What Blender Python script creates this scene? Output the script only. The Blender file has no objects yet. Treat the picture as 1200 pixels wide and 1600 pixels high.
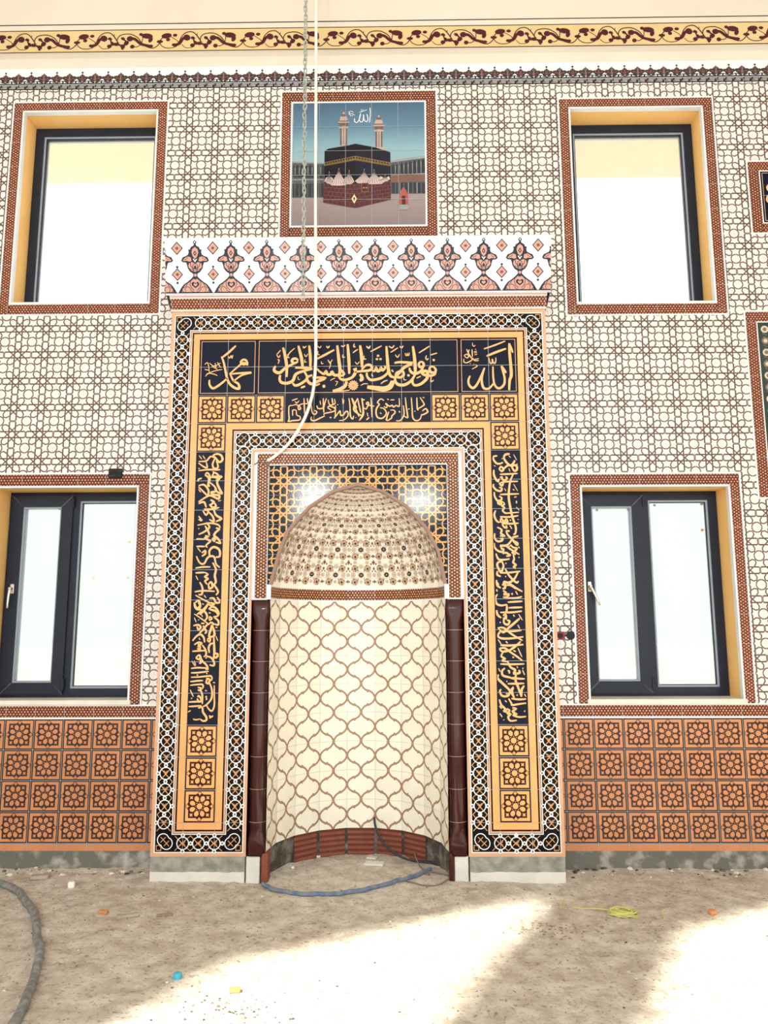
import bpy, bmesh, math, random
from mathutils import Vector, Matrix, noise
from mathutils.geometry import tessellate_polygon
random.seed(7)
R = math.radians
Z0 = 3.55            # drawing heights are measured from the panel line; the floor is 3.55 m below it
W = 0.266            # depth of the tiled wall behind the face of the prayer niche

# ------------------------------------------------------------------ camera, sky, sun, exposure
scn = bpy.context.scene
cam_d = bpy.data.cameras.new('camera'); cam = bpy.data.objects.new('camera', cam_d)
scn.collection.objects.link(cam); scn.camera = cam
cam_d.sensor_fit = 'HORIZONTAL'; cam_d.sensor_width = 36.0
cam_d.lens = 36.0 * 1173.58 / 1200.0
yaw, pitch, roll = -0.0119, 0.15, -0.0034
fw = Vector((math.sin(yaw)*math.cos(pitch), math.cos(yaw)*math.cos(pitch), math.sin(pitch)))
rt = Vector((math.cos(yaw), -math.sin(yaw), 0)); up = rt.cross(fw)
r2 = rt*math.cos(roll) + up*math.sin(roll); u2 = -rt*math.sin(roll) + up*math.cos(roll)
m = Matrix((( r2.x, u2.x, -fw.x), (r2.y, u2.y, -fw.y), (r2.z, u2.z, -fw.z)))
cam.matrix_world = Matrix.Translation((0.2356, -4.9786, -1.9705+Z0)) @ m.to_4x4()
cam_d.clip_start = 0.05

world = bpy.data.worlds.new('world'); scn.world = world; world.use_nodes = True
bg = world.node_tree.nodes['Background']
bg.inputs[0].default_value = (0.93, 0.97, 1.0, 1); bg.inputs[1].default_value = 1.0

SUN_EL = R(50); D1 = Vector((.885, .466)); D2 = Vector((.46, .888))     # D2: way the sunlight travels over the floor
sd = bpy.data.lights.new('sun', 'SUN'); sd.energy = 5.6; sd.angle = R(1.6); sd.color = (1.0, .97, .80)
sun = bpy.data.objects.new('sun', sd); scn.collection.objects.link(sun)
sdir = Vector((D2.x*math.cos(SUN_EL), D2.y*math.cos(SUN_EL), -math.sin(SUN_EL)))
sun.rotation_euler = sdir.to_track_quat('-Z', 'Y').to_euler(); sun.location = (-6, -10, 14)

for nm, lx, sx, sz in (('window_daylight', -1.56, .85, .9), ('window_daylight', .86, .75, .55)):     # two bright windows of the far wall
    ld = bpy.data.lights.new(nm, 'AREA'); ld.shape = 'RECTANGLE'; ld.size = sx; ld.size_y = sz; ld.energy = 30*math.pi*sx*sz
    lo = bpy.data.objects.new(nm, ld); scn.collection.objects.link(lo); lo.location = (lx, -12, 4.41); lo.rotation_euler = (R(90), 0, 0)

vs = scn.view_settings
vs.view_transform = 'Standard'; vs.look = 'None'; vs.gamma = 1.0; vs.use_curve_mapping = False
vs.exposure = 1.16

# ------------------------------------------------------------------ materials
def lin(c):
    return tuple((x/255/12.92) if x <= 10 else (((x/255)+.055)/1.055)**2.4 for x in c) + (1,)
MATS = {}
def mat(name, rgb, rough=.25, spec=.35, var=.05, scale=6.0, rgb2=None, mix=.5, metal=0.0, bump=0, bscale=60, coat=0):
    if name in MATS: return MATS[name]
    mm = bpy.data.materials.new(name); mm.use_nodes = True
    nt = mm.node_tree; b = nt.nodes['Principled BSDF']
    b.inputs['Roughness'].default_value = rough; b.inputs['Specular IOR Level'].default_value = spec
    b.inputs['Metallic'].default_value = metal; b.inputs['Coat Weight'].default_value = coat
    tc = nt.nodes.new('ShaderNodeTexCoord'); nz = nt.nodes.new('ShaderNodeTexNoise')
    nz.inputs['Scale'].default_value = scale; nz.inputs['Detail'].default_value = 6
    nt.links.new(tc.outputs['Object'], nz.inputs['Vector'])
    cr = nt.nodes.new('ShaderNodeValToRGB'); cr.color_ramp.elements[0].position = .3 if rgb2 is None else mix-.12
    cr.color_ramp.elements[1].position = .7 if rgb2 is None else mix+.12
    a = lin(rgb); c2 = lin(rgb2) if rgb2 else tuple(min(1, x*(1+var)) for x in a[:3])+(1,)
    if rgb2 is None: a = tuple(x*(1-var) for x in a[:3])+(1,)
    cr.color_ramp.elements[0].color = a; cr.color_ramp.elements[1].color = c2
    nt.links.new(nz.outputs['Fac'], cr.inputs['Fac']); nt.links.new(cr.outputs['Color'], b.inputs['Base Color'])
    if bump:
        n2 = nt.nodes.new('ShaderNodeTexNoise'); n2.inputs['Scale'].default_value = bscale; n2.inputs['Detail'].default_value = 8
        bp = nt.nodes.new('ShaderNodeBump'); bp.inputs['Strength'].default_value = bump; bp.inputs['Distance'].default_value = .02
        nt.links.new(tc.outputs['Object'], n2.inputs['Vector']); nt.links.new(n2.outputs['Fac'], bp.inputs['Height'])
        nt.links.new(bp.outputs['Normal'], b.inputs['Normal'])
    MATS[name] = mm
    return mm
mat('cream_glaze', (240,234,232)); mat('line_brown', (104,86,78)); mat('trim_dark', (84,46,38), spec=.15); mat('trim_dot', (204,142,114))
mat('trim_edge', (40,30,28), spec=.2); mat('white_glaze', (246,246,246)); mat('dado_orange', (204,140,98), var=.1, scale=3); mat('dado_line', (66,48,48), spec=.2)
mat('grout', (168,178,184), .7, .1); mat('grout_pale', (205,208,200), .7, .1); mat('gold', (242,176,112), var=.1, scale=4); mat('black_glaze', (22,14,14), spec=.15)
mat('navy', (8,16,38), spec=.16); mat('ink', (244,186,124)); mat('rosette_line', (58,28,26), spec=.2); mat('peach', (216,170,140)); mat('chain_base', (10,14,22), spec=.14)
mat('chain_gold', (222,166,110)); mat('salmon', (204,152,136)); mat('outline', (36,42,54), spec=.2); mat('bright_tile', (240,243,246))
mat('niche_cream', (246,242,228)); mat('ogee', (172,138,114)); mat('ogee_dark', (134,100,80)); mat('dome_cream', (252,245,234)); mat('dome_brown', (158,122,106)); mat('dome_dark', (52,42,40))
mat('dome_pale', (196,170,140)); mat('rim', (150,120,108), .5); mat('spandrel_blue', (12,24,38), .07, .2, bump=.012, bscale=90); mat('spandrel_gold', (222,168,104), .08, .2, bump=.012, bscale=90); mat('spandrel_brown', (104,66,48))
mat('column_brown', (62,26,24), .12, .4); mat('column_joint', (190,160,150), .6)
mat('plaster', (226,218,204), .8, .1, .03, 2); mat('side_plaster', (232,224,210), .85, .1, .03, 2); mat('paint_yellow', (220,198,146), .7, .1); mat('paint_maroon', (84,36,44), .7, .1); mat('paint_dark', (36,36,44), .7, .1)
mat('reveal_paint', (255,206,134), .7, .1, .04); mat('frame_grey', (34,40,54), .3, .25, .08); mat('frame_edge', (150,160,176), .3, .4); mat('gasket', (22,24,28), .6); mat('sill_stone', (226,222,214), .4, .3, .06, 12)
mat('edge_trim', (232,234,238), .3, .4); mat('raw_concrete', (112,112,106), .9, .1, .1, 9, (196,192,184), .62, bump=.4)
mat('whitewash', (222,220,214), .9, .1, .06, 10, bump=.3); mat('wet_mortar', (134,136,128), .9, .1, .1, 14, (168,168,160), bump=.3)
mat('brick_red', (136,82,68), .9, .1, .15, 14); mat('brick_groove', (112,66,54), .9, .1); mat('mortar_dark', (84,80,74), .95, .1, .2, 12, (150,146,138), .6, bump=.6)
mat('chrome', (226,226,222), .25, .5, metal=.8); mat('steel', (176,184,178), .35, .5, .1, 40, metal=.25)
mat('cable_white', (248,246,234), .5, .3); mat('hose_grey', (150,152,152), .5, .3, .15, 30, (112,116,120)); mat('hose_blue', (92,112,150), .55, .3, .2, 20, (130,136,144)); mat('wire_grey', (120,112,104), .6); mat('cable_black', (52,54,60), .5)
mat('box_dark', (24,28,36), .5, .3, .3, 60); mat('socket_red', (150,24,44), .4); mat('straw', (214,214,130), .8); mat('cap_blue', (70,170,200), .4); mat('chip_orange', (206,142,96), .9); mat('niche_dot', (212,156,110)); mat('palm_red', (138,92,84)); mat('palm_dark', (66,58,58), spec=.2)
mat('stone_grey', (176,168,156), .95, .1, .15, 20); mat('foam_white', (248,248,246), .8); mat('wood_bit', (150,132,112), .9)
mat('sticker', (150,140,140), .6); mat('film_yellow', (236,226,170), .6); mat('peach_glow', (238,190,166), .8, .1); mat('yard', (196,198,184), .95, .1, .06, .3)
mat('green_dark', (46,62,60)); mat('flower_pale', (206,196,176)); mat('flower_core', (128,112,96))

# ground: trodden dirt with pale dust
def dirt():
    mm = bpy.data.materials.new('dirt'); mm.use_nodes = True; nt = mm.node_tree; b = nt.nodes['Principled BSDF']
    b.inputs['Roughness'].default_value = .95; b.inputs['Specular IOR Level'].default_value = .1
    tc = nt.nodes.new('ShaderNodeTexCoord')
    def nz(sc, det=8, rough=.6):
        n = nt.nodes.new('ShaderNodeTexNoise'); n.inputs['Scale'].default_value = sc; n.inputs['Detail'].default_value = det; n.inputs['Roughness'].default_value = rough
        nt.links.new(tc.outputs['Object'], n.inputs['Vector']); return n
    def ramp(src, p0, c0, p1, c1):
        r = nt.nodes.new('ShaderNodeValToRGB'); e = r.color_ramp.elements
        e[0].position = p0; e[0].color = c0; e[1].position = p1; e[1].color = c1
        nt.links.new(src, r.inputs['Fac']); return r
    big = ramp(nz(1.3, 5).outputs['Fac'], .38, lin((196,184,170)), .62, lin((214,208,200)))
    mid = ramp(nz(9).outputs['Fac'], .35, lin((174,160,146)), .62, lin((234,230,222)))
    mx = nt.nodes.new('ShaderNodeMix'); mx.data_type = 'RGBA'; mx.inputs[0].default_value = .55
    nt.links.new(big.outputs[0], mx.inputs[6]); nt.links.new(mid.outputs[0], mx.inputs[7])
    spk = ramp(nz(46, 3).outputs['Fac'], .33, lin((100,88,76)), .43, (1,1,1,1))
    m2 = nt.nodes.new('ShaderNodeMix'); m2.data_type = 'RGBA'; m2.blend_type = 'MULTIPLY'; m2.inputs[0].default_value = .5
    nt.links.new(mx.outputs[2], m2.inputs[6]); nt.links.new(spk.outputs[0], m2.inputs[7])
    nt.links.new(m2.outputs[2], b.inputs['Base Color'])
    bp = nt.nodes.new('ShaderNodeBump'); bp.inputs['Strength'].default_value = .7; bp.inputs['Distance'].default_value = .02
    nt.links.new(nz(28, 10, .7).outputs['Fac'], bp.inputs['Height']); nt.links.new(bp.outputs['Normal'], b.inputs['Normal'])
    MATS['dirt'] = mm
dirt()
def glass(name, tint, white, alpha):
    mm = bpy.data.materials.new(name); mm.use_nodes = True; nt = mm.node_tree
    nt.nodes.remove(nt.nodes['Principled BSDF']); out = nt.nodes['Material Output']
    t = nt.nodes.new('ShaderNodeBsdfTransparent'); t.inputs[0].default_value = tint
    g = nt.nodes.new('ShaderNodeBsdfGlossy'); g.inputs['Roughness'].default_value = .03
    tl = nt.nodes.new('ShaderNodeBsdfTranslucent'); tl.inputs[0].default_value = white
    a = nt.nodes.new('ShaderNodeMixShader'); a.inputs[0].default_value = alpha
    nt.links.new(t.outputs[0], a.inputs[1]); nt.links.new(tl.outputs[0], a.inputs[2])
    f = nt.nodes.new('ShaderNodeFresnel'); f.inputs[0].default_value = 1.3
    b = nt.nodes.new('ShaderNodeMixShader'); nt.links.new(f.outputs[0], b.inputs[0])
    nt.links.new(a.outputs[0], b.inputs[1]); nt.links.new(g.outputs[0], b.inputs[2]); nt.links.new(b.outputs[0], out.inputs[0])
    MATS[name] = mm
glass('clear_glass', (.98,.99,1,1), (1,1,1,1), .05)
glass('film_glass', (.70,.72,.705,1), (.8,.82,.8,1), .2)

# ------------------------------------------------------------------ objects
def new_obj(name, me, parent=None, loc=None):
    o = bpy.data.objects.new(name, me); scn.collection.objects.link(o)
    if loc is not None: o.location = loc
    if parent is not None: o.parent = parent
    return o
def world_of(o):
    v = Vector((0,0,0))
    while o is not None: v += o.location; o = o.parent
    return v
def tag(o, label=None, cat=None, group=None, kind=None):
    if label: o['label'] = label
    if cat: o['category'] = cat
    if group: o['group'] = group
    if kind: o['kind'] = kind
    return o
def thing(name, loc, label, cat, group=None):
    o = new_obj(name, None, loc=(loc[0], loc[1], loc[2]+Z0)); o.empty_display_size = .1
    return tag(o, label, cat, group)
def struct_empty(name, loc):
    o = new_obj(name, None, loc=(loc[0], loc[1], loc[2]+Z0)); return tag(o, kind='structure')

class MB:
    """collects faces (in drawing coordinates) with a material each and links them as ONE mesh object"""
    def __init__(s): s.v = []; s.f = []; s.m = []; s.names = []; s.smooth = []
    def mi(s, n):
        if n not in s.names: s.names.append(n)
        return s.names.index(n)
    def poly(s, pts, mname, smooth=False):
        b = len(s.v); s.v.extend(pts); s.f.append(tuple(range(b, b+len(pts)))); s.m.append(s.mi(mname)); s.smooth.append(smooth)
    def grid(s, rows, mname, closed_u=False, smooth=True, cap=False):
        b = len(s.v); n = len(rows[0])
        for r in rows: s.v.extend(r)
        k = s.mi(mname)
        for i in range(len(rows)-1):
            for j in range(n if closed_u else n-1):
                j2 = (j+1) % n
                s.f.append((b+i*n+j, b+i*n+j2, b+(i+1)*n+j2, b+(i+1)*n+j)); s.m.append(k); s.smooth.append(smooth)
        if cap:
            s.f.append(tuple(b+j for j in range(n))[::-1]); s.m.append(k); s.smooth.append(False)
            s.f.append(tuple(b+(len(rows)-1)*n+j for j in range(n))); s.m.append(k); s.smooth.append(False)
    def box(s, x0, x1, y0, y1, z0, z1, mname, bev=0.0):
        if bev <= 0:
            P = [(x0,y0,z0),(x1,y0,z0),(x1,y1,z0),(x0,y1,z0),(x0,y0,z1),(x1,y0,z1),(x1,y1,z1),(x0,y1,z1)]
            b = len(s.v); s.v.extend(P); k = s.mi(mname)
            for f in ((3,2,1,0),(4,5,6,7),(0,1,5,4),(1,2,6,5),(2,3,7,6),(3,0,4,7)):
                s.f.append(tuple(b+i for i in f)); s.m.append(k); s.smooth.append(False)
        else:
            c = bev
            def ring(z, q): return [(x0+q,y0+c,z),(x0+c,y0+q,z),(x1-c,y0+q,z),(x1-q,y0+c,z),(x1-q,y1-c,z),(x1-c,y1-q,z),(x0+c,y1-q,z),(x0+q,y1-c,z)]
            s.grid([ring(z0, c*.6), ring(z0+c, 0), ring(z1-c, 0), ring(z1, c*.6)], mname, True, False, True)
    def build(s, name, parent=None, loc=None):
        base = world_of(parent) if parent is not None else (Vector((loc[0], loc[1], loc[2]+Z0)) if loc is not None else Vector((0,0,0)))
        me = bpy.data.meshes.new(name)
        me.from_pydata([(v[0]-base.x, v[1]-base.y, v[2]+Z0-base.z) for v in s.v], [], s.f)
        for n in s.names: me.materials.append(MATS[n])
        me.polygons.foreach_set('material_index', s.m); me.polygons.foreach_set('use_smooth', s.smooth)
        me.update()
        return new_obj(name, me, parent, None if parent is not None else tuple(base))

def clip_half(P, nx, ny, c):                       # keep nx*x + ny*y >= c
    out = []; n = len(P)
    for i in range(n):
        a = P[i]; b = P[(i+1) % n]; da = nx*a[0]+ny*a[1]-c; db = nx*b[0]+ny*b[1]-c
        if da >= 0: out.append(a)
        if (da >= 0) != (db >= 0):
            t = da/(da-db); out.append((a[0]+(b[0]-a[0])*t, a[1]+(b[1]-a[1])*t))
    return out
def clip_convex(P, C):                             # C counter-clockwise
    n = len(C)
    for i in range(n):
        a = C[i]; b = C[(i+1) % n]; nx, ny = -(b[1]-a[1]), b[0]-a[0]
        P = clip_half(P, nx, ny, nx*a[0]+ny*a[1])
        if len(P) < 3: return []
    return P
def rect(a, b, c, d): return [(a,b),(c,b),(c,d),(a,d)]
def ngon(cx, cy, r, n=8, ph=0, sx=1, sy=1): return [(cx+sx*r*math.cos(ph+2*math.pi*i/n), cy+sy*r*math.sin(ph+2*math.pi*i/n)) for i in range(n)]
def star(cx, cy, r1, r0, n, ph=0): return [(cx+(r1 if i%2==0 else r0)*math.cos(ph+math.pi*i/n), cy+(r1 if i%2==0 else r0)*math.sin(ph+math.pi*i/n)) for i in range(2*n)]
def fan(poly, c):                                  # triangles of a star-shaped outline
    return [[c, poly[i], poly[(i+1) % len(poly)]] for i in range(len(poly))]
def strip(pts, w, closed=False, taper=None):       # ribbon quads along a line
    n = len(pts); L = []
    for i in range(n):
        if closed: a = pts[(i-1) % n]; b = pts[(i+1) % n]
        else: a = pts[max(0,i-1)]; b = pts[min(n-1,i+1)]
        dx, dy = b[0]-a[0], b[1]-a[1]; l = math.hypot(dx,dy) or 1; nx, ny = -dy/l, dx/l
        k = 1.0
        if 0 < i < n-1 or closed:
            e = (pts[(i+1)%n][0]-pts[i][0], pts[(i+1)%n][1]-pts[i][1]); el = math.hypot(*e) or 1
            c = abs((dx*e[0]+dy*e[1])/(l*el)); k = min(1/max(c,.5), 1.6)
        h = w*.5*k*(taper(i/(n-1)) if taper else 1)
        L.append(((pts[i][0]+nx*h, pts[i][1]+ny*h), (pts[i][0]-nx*h, pts[i][1]-ny*h)))
    return [[L[i][1], L[(i+1)%n][1], L[(i+1)%n][0], L[i][0]] for i in range(n if closed else n-1)]
def smooth_line(p, k=4):
    if len(p) < 3: return p
    q = [p[0]]+list(p)+[p[-1]]; o = []
    for i in range(1, len(q)-2):
        a,b,c,d = q[i-1:i+3]
        for j in range(k):
            t = j/k
            o.append(tuple(.5*((2*b[e])+(-a[e]+c[e])*t+(2*a[e]-5*b[e]+4*c[e]-d[e])*t*t+(-a[e]+3*b[e]-3*c[e]+d[e])*t**3) for e in (0,1)))
    o.append(tuple(q[-2])); return o

class Face(MB):
    """painted tile face: polygons in (u, v), laid on a surface by fn(u, v, h); h grows out of the surface by layer"""
    def __init__(s, fn): super().__init__(); s.fn = fn; s.k = 0; s.clips = None
    def put(s, P, mname, layer=1):
        s.k = (s.k+1) % 23; h = layer*.0005 + s.k*.00001
        for C in (s.clips or [None]):
            Q = clip_convex(P, C) if C else P
            if len(Q) >= 3: s.poly([s.fn(a, b, h) for a, b in Q], mname)
    def puts(s, L, mname, layer=1):
        for P in L: s.put(P, mname, layer)
    def line(s, pts, w, mname, layer=2, closed=False, taper=None): s.puts(strip(pts, w, closed, taper), mname, layer)
def wall_at(Y): return lambda u, v, h: (u, Y-h, v)
# ------------------------------------------------------------------ painted motifs (tile coordinates -.5 .. .5)
def sym8(segs):
    out = []
    for s in segs:
        for fl in (0, 1):
            for q in range(4):
                t = []
                for x, y in s:
                    if fl: x, y = y, x
                    for _ in range(q): x, y = -y, x
                    t.append((x, y))
                out.append(t)
    return out
STAR_LINES = sym8([[(.113,0),(.113,.45),(.08,.488),(0,.488)], [(.273,-.113),(.08,.08)], [(.118,.300),(.24,.372),(.350,.350)]])
CIRC = ngon(.5,.5,.176,16)
def star_pattern(F, x0, z0, x1, z1, ox, oz, s, lm, w, layer=2):
    i0 = math.floor((x0-ox)/s)-1; i1 = math.ceil((x1-ox)/s)+1; j0 = math.floor((z0-oz)/s)-1; j1 = math.ceil((z1-oz)/s)+1
    old = F.clips; F.clips = [clip_convex(rect(x0,z0,x1,z1), C) for C in old] if old else [rect(x0,z0,x1,z1)]
    for i in range(i0, i1):
        for j in range(j0, j1):
            cx = ox+(i+.5)*s; cz = oz+(j+.5)*s
            if cx+s < x0 or cx-s > x1 or cz+s < z0 or cz-s > z1: continue
            for L in STAR_LINES: F.line([(cx+a*s, cz+b*s) for a, b in L], w, lm, layer)
            F.line([(cx+a*s, cz+b*s) for a, b in CIRC], w*.95, lm, layer, closed=True)
    F.clips = old
def grout(F, x0, z0, x1, z1, ox, oz, s, mname='grout_pale', w=.0022, layer=5):
    i = math.ceil((x0-ox)/s)
    while ox+i*s < x1: F.put(rect(ox+i*s-w/2, z0, ox+i*s+w/2, z1), mname, layer); i += 1
    j = math.ceil((z0-oz)/s)
    while oz+j*s < z1: F.put(rect(x0, oz+j*s-w/2, x1, oz+j*s+w/2), mname, layer+1); j += 1

def trim(F, x0, z0, x1, z1, vertical, dot='trim_dot', dark='trim_dark', edge='trim_edge', layer=1):
    """a strip of the small brown honeycomb tile"""
    F.put(rect(x0,z0,x1,z1), edge, layer)
    e = .0035; F.put(rect(x0+(e if vertical else 0), z0+(0 if vertical else e), x1-(e if vertical else 0), z1-(0 if vertical else e)), dark, layer+1)
    a0, a1, b0, b1 = (z0, z1, x0+e, x1-e) if vertical else (x0, x1, z0+e, z1-e)
    wid = b1-b0; p = .0215; old = F.clips
    cr = rect(x0+.001,z0+.001,x1-.001,z1-.001) if not vertical else rect(x0+.0035,z0,x1-.0035,z1)
    F.clips = [clip_convex(cr, C) for C in old] if old else [cr]
    cols = [0.0, .25, .5, .75, 1.0]
    for c, f in enumerate(cols):
        n = int((a1-a0)/p)+2
        for i in range(n):
            a = a0 + (i + (.5 if c % 2 else 0))*p + p*.25; b = b0+f*wid
            r = .0074 if (i+c) % 3 else .0062; ph = random.choice((0, .5, .26))
            P = ngon(b, a, r, 6, ph) if vertical else ngon(a, b, r, 6, ph)
            F.put(P, dot, layer+2)
    F.clips = old
def surround(F, ox0, oz0, ox1, oz1, ix0, iz0, ix1, iz1, bottom=True):
    """window surround: honeycomb strips between an outer and an inner rectangle, white pencil line outside"""
    F.put(rect(ox0-.012, iz1, ox1+.012, oz1+.012), 'white_glaze', 0.5)
    for a, b in ((ox0-.012, ix0), (ix1, ox1+.012)): F.put(rect(a, (oz0-.012) if bottom else oz0, b, iz1), 'white_glaze', 0.5)
    trim(F, ox0, iz1+.008, ox1, oz1, False)
    trim(F, ox0, oz0, ix0-.008, iz1+.008, True); trim(F, ix1+.008, oz0, ox1, iz1+.008, True)
    if bottom:
        F.put(rect(ix0, oz0-.012, ix1, iz0), 'white_glaze', .5)
        trim(F, ix0-.008, oz0, ix1+.008, iz0-.008, False)

SQ = .33; UNI = [(SQ,SQ),(-SQ,SQ),(-SQ,-SQ),(SQ,-SQ)]
def rosette(F, cx, cz, s, base, line, layer=1, edge=True):
    def T(P): return [(cx+a*s, cz+b*s) for a, b in P]
    if edge:
        F.put(T(rect(-.5,-.5,.5,.5)), line, layer); F.put(T(rect(-.455,-.455,.455,.455)), base, layer+1)
    o, i = .362, .315
    F.put(T(rect(-o,-o,o,o)), line, layer+2)
    q = .478
    F.put(T([(0,-q),(q,0),(0,q),(-q,0)]), line, layer+2.4)
    for k in range(8):                                           # petals
        a = R(22.5+45*k); ca, sa = math.cos(a), math.sin(a)
        P = [(.142,0),(.188,.054),(.255,.077),(.320,.045),(.334,0),(.320,-.045),(.255,-.077),(.188,-.054)]
        F.put(T([(x*ca-y*sa, x*sa+y*ca) for x, y in P]), base, layer+3.4)
    F.put(T(ngon(0,0,.096,8,R(22.5))), base, layer+3.4)
    for k in range(8):
        a = R(45*k); r = .395 if k % 2 == 0 else .375
        c = (r*math.cos(a), r*math.sin(a))
        F.puts([T(t) for t in fan(star(c[0], c[1], .070, .034, 4, a), c)], base, layer+3.4)
        c = (.135*math.cos(a), .135*math.sin(a))
        F.put(T(ngon(c[0]*1.0, c[1]*1.0, .018, 4, a)), base, layer+3.4)

def chain_link(F, cx, cz, horizontal, layer=3, end=False):
    F.line(ngon(cx,cz,.0375,14), .0058, 'white_glaze', layer+1, closed=True)
    def M(a, b): return (cx+a, cz+b) if horizontal else (cx+b, cz+a)
    for s in (-1, 1):
        F.line([M(-.05, -.044*s), M(-.006, 0), M(0,.006*s), M(.05,.046*s)], .0042, 'chain_gold', layer)
        F.line([M(-.016,.012*s), M(0, -.004*s), M(.016,.012*s)], .004, 'chain_gold', layer+.3)
    for a, b in ((.05,0),(0,.0485),(0,-.0485)):
        x, z = M(a, b); F.put(ngon(x,z,.0135,8), 'white_glaze', layer+1.6); F.put(ngon(x,z,.0068,6), 'chain_base', layer+2); F.put(ngon(x,z,.003,5), 'chain_gold', layer+2.4)

INK = {}
INK['verse_top'] = ('16.6:-415,-156 -427,-143 -449,-144 -457,-162 -437,-174 -414,-161|18.8:-432,-172 -498,-207 -539,-242 -569,-236 -580,-218 -570,-194|18.8:-520,-61 -505,-121 -493,-196 -492,-274|18.8:-414,-49 -391,-139 -382,-208|17.7:-339,-47 -330,-128 -329,-209|16.6:-434,-208 -395,-207 -329,-214 -315,-215|18.8:-315,-217 -373,-231 -428,-254 -449,-300 -488,-318 -527,-312 -540,-288 -536,-259|16.6:-373,-231 -350,-283 -394,-323 -432,-335 -449,-317|18.8:-315,-261 -350,-278 -344,-306 -317,-325 -278,-307 -229,-284 -284,-279 -314,-279|17.7:-285,-215 -262,-238 -234,-254 -221,-235 -210,-257 -187,-256 -179,-239 -163,-262 -129,-259 -119,-228 -96,-255 -116,-268 -135,-256|14.4:-285,-146 -230,-117 -164,-80|19.9:-144,-48 -133,-147 -124,-222 -129,-256|18.8:-72,-40 -63,-153 -60,-254|16.6:-135,-268 -118,-291 -85,-297 -41,-280 -16,-246 -30,-217|19.9:14,-49 25,-131 28,-211|12.2:-234,-331 -234,-353|16.6:-244,-341 -224,-343|6.6:-563,-112 -536,-80|6.6:-563,-114 -549,-132 -538,-115|6.6:-557,-149 -546,-152 -552,-178|6.6:-491,-138 -475,-101 -439,-66|5.5:-488,-109 -485,-132 -473,-133|7.7:-381,-52 -375,-64 -358,-52|5.5:-372,-110 -360,-128 -347,-107|5.5:-366,-148 -368,-168 -354,-165|6.6:-281,-53 -264,-65 -256,-50|8.8:-219,-53 -208,-65 -197,-51|5.5:-277,-88 -277,-114 -263,-114|5.5:-252,-163 -252,-180 -238,-178|6.6:-208,-152 -194,-172 -177,-152|5.5:-199,-178 -188,-178 -198,-215|8.8:-117,-51 -103,-57 -89,-46|6.6:-105,-115 -105,-135 -89,-133|5.5:-25,-35 -28,-55 -17,-58|6.6:-36,-104 0,-78|5.5:-19,-171 -5,-185 9,-168|5.5:42,-137 42,-154|5.5:-190,-302 -173,-290 -157,-285|4.4:-157,-308 -140,-311 -154,-339|4.4:-414,-271 -411,-291 -400,-292|12.2:-393,-352 -363,-340|11.1:-297,-338 -261,-324|22.1:-173,-376 -129,-366 -90,-342 -78,-308|6.6:-173,-376 -118,-378 -57,-371|22.1:25,-263 28,-292 12,-303|16.6:-24,-241 20,-236 83,-229 97,-206 78,-190 53,-196 25,-226|16.6:-14,-211 -19,-246 -41,-280|16.6:97,-230 114,-236 125,-213 136,-236 152,-231 159,-212 170,-231 188,-213 184,-198|16.6:61,-246 64,-275 86,-298 125,-296 169,-281 202,-253 205,-236|18.8:197,-57 202,-132 210,-224 224,-270 251,-282|17.7:252,-179 291,-173 371,-182 324,-208 290,-242 268,-271 251,-282|15.5:290,-236 312,-242 313,-271 284,-283 261,-271 268,-248 290,-236|19.9:380,-58 390,-134 395,-214 395,-255|16.6:434,-169 420,-186 428,-209 451,-203 451,-180 434,-169|17.7:451,-200 435,-238 395,-256 365,-243 354,-214|18.8:395,-260 367,-306 323,-335 279,-334 257,-311 257,-282|16.6:517,-204 495,-215 500,-244 527,-250 536,-227 517,-204|18.8:536,-227 527,-264 483,-272 450,-261 444,-249 461,-238 478,-244 480,-267 472,-295 433,-330 394,-340 376,-323 378,-289|14.4:515,-158 531,-161|14.4:340,-268 357,-269|13.3:131,-126 147,-126|13.3:123,-150 139,-150|13.3:148,-150 164,-150|8.8:421,-108 496,-59|7.7:501,-123 548,-109|8.8:86,-96 164,-54|7.7:225,-103 277,-69|7.7:403,-289 433,-275|6.6:327,-107 330,-124 338,-125 341,-111 345,-125 353,-122 355,-104|7.7:474,-126 468,-146 479,-157 485,-146|6.6:42,-125 42,-148 58,-149|5.5:-31,-43 -29,-61 -17,-61|6.6:-36,-102 -8,-81|6.6:258,-118 274,-138 288,-115|5.5:-19,-168 -5,-185 10,-168|10:58,-56 75,-70 85,-53|8.8:214,-57 236,-69 251,-51|8.8:289,-58 302,-69 314,-55|5.5:230,-230 243,-242 235,-225|5.5:317,-283 317,-300 334,-300|7.7:505,-273 502,-313 521,-304|5.5:97,-252 97,-269 108,-272|7.7:158,-327 180,-310 204,-302|5.5:20,-338 42,-326 69,-327|33.2:64,-349 124,-358 179,-364 218,-350 235,-322 236,-305|19.9:14,-257 28,-280 20,-303')
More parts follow.
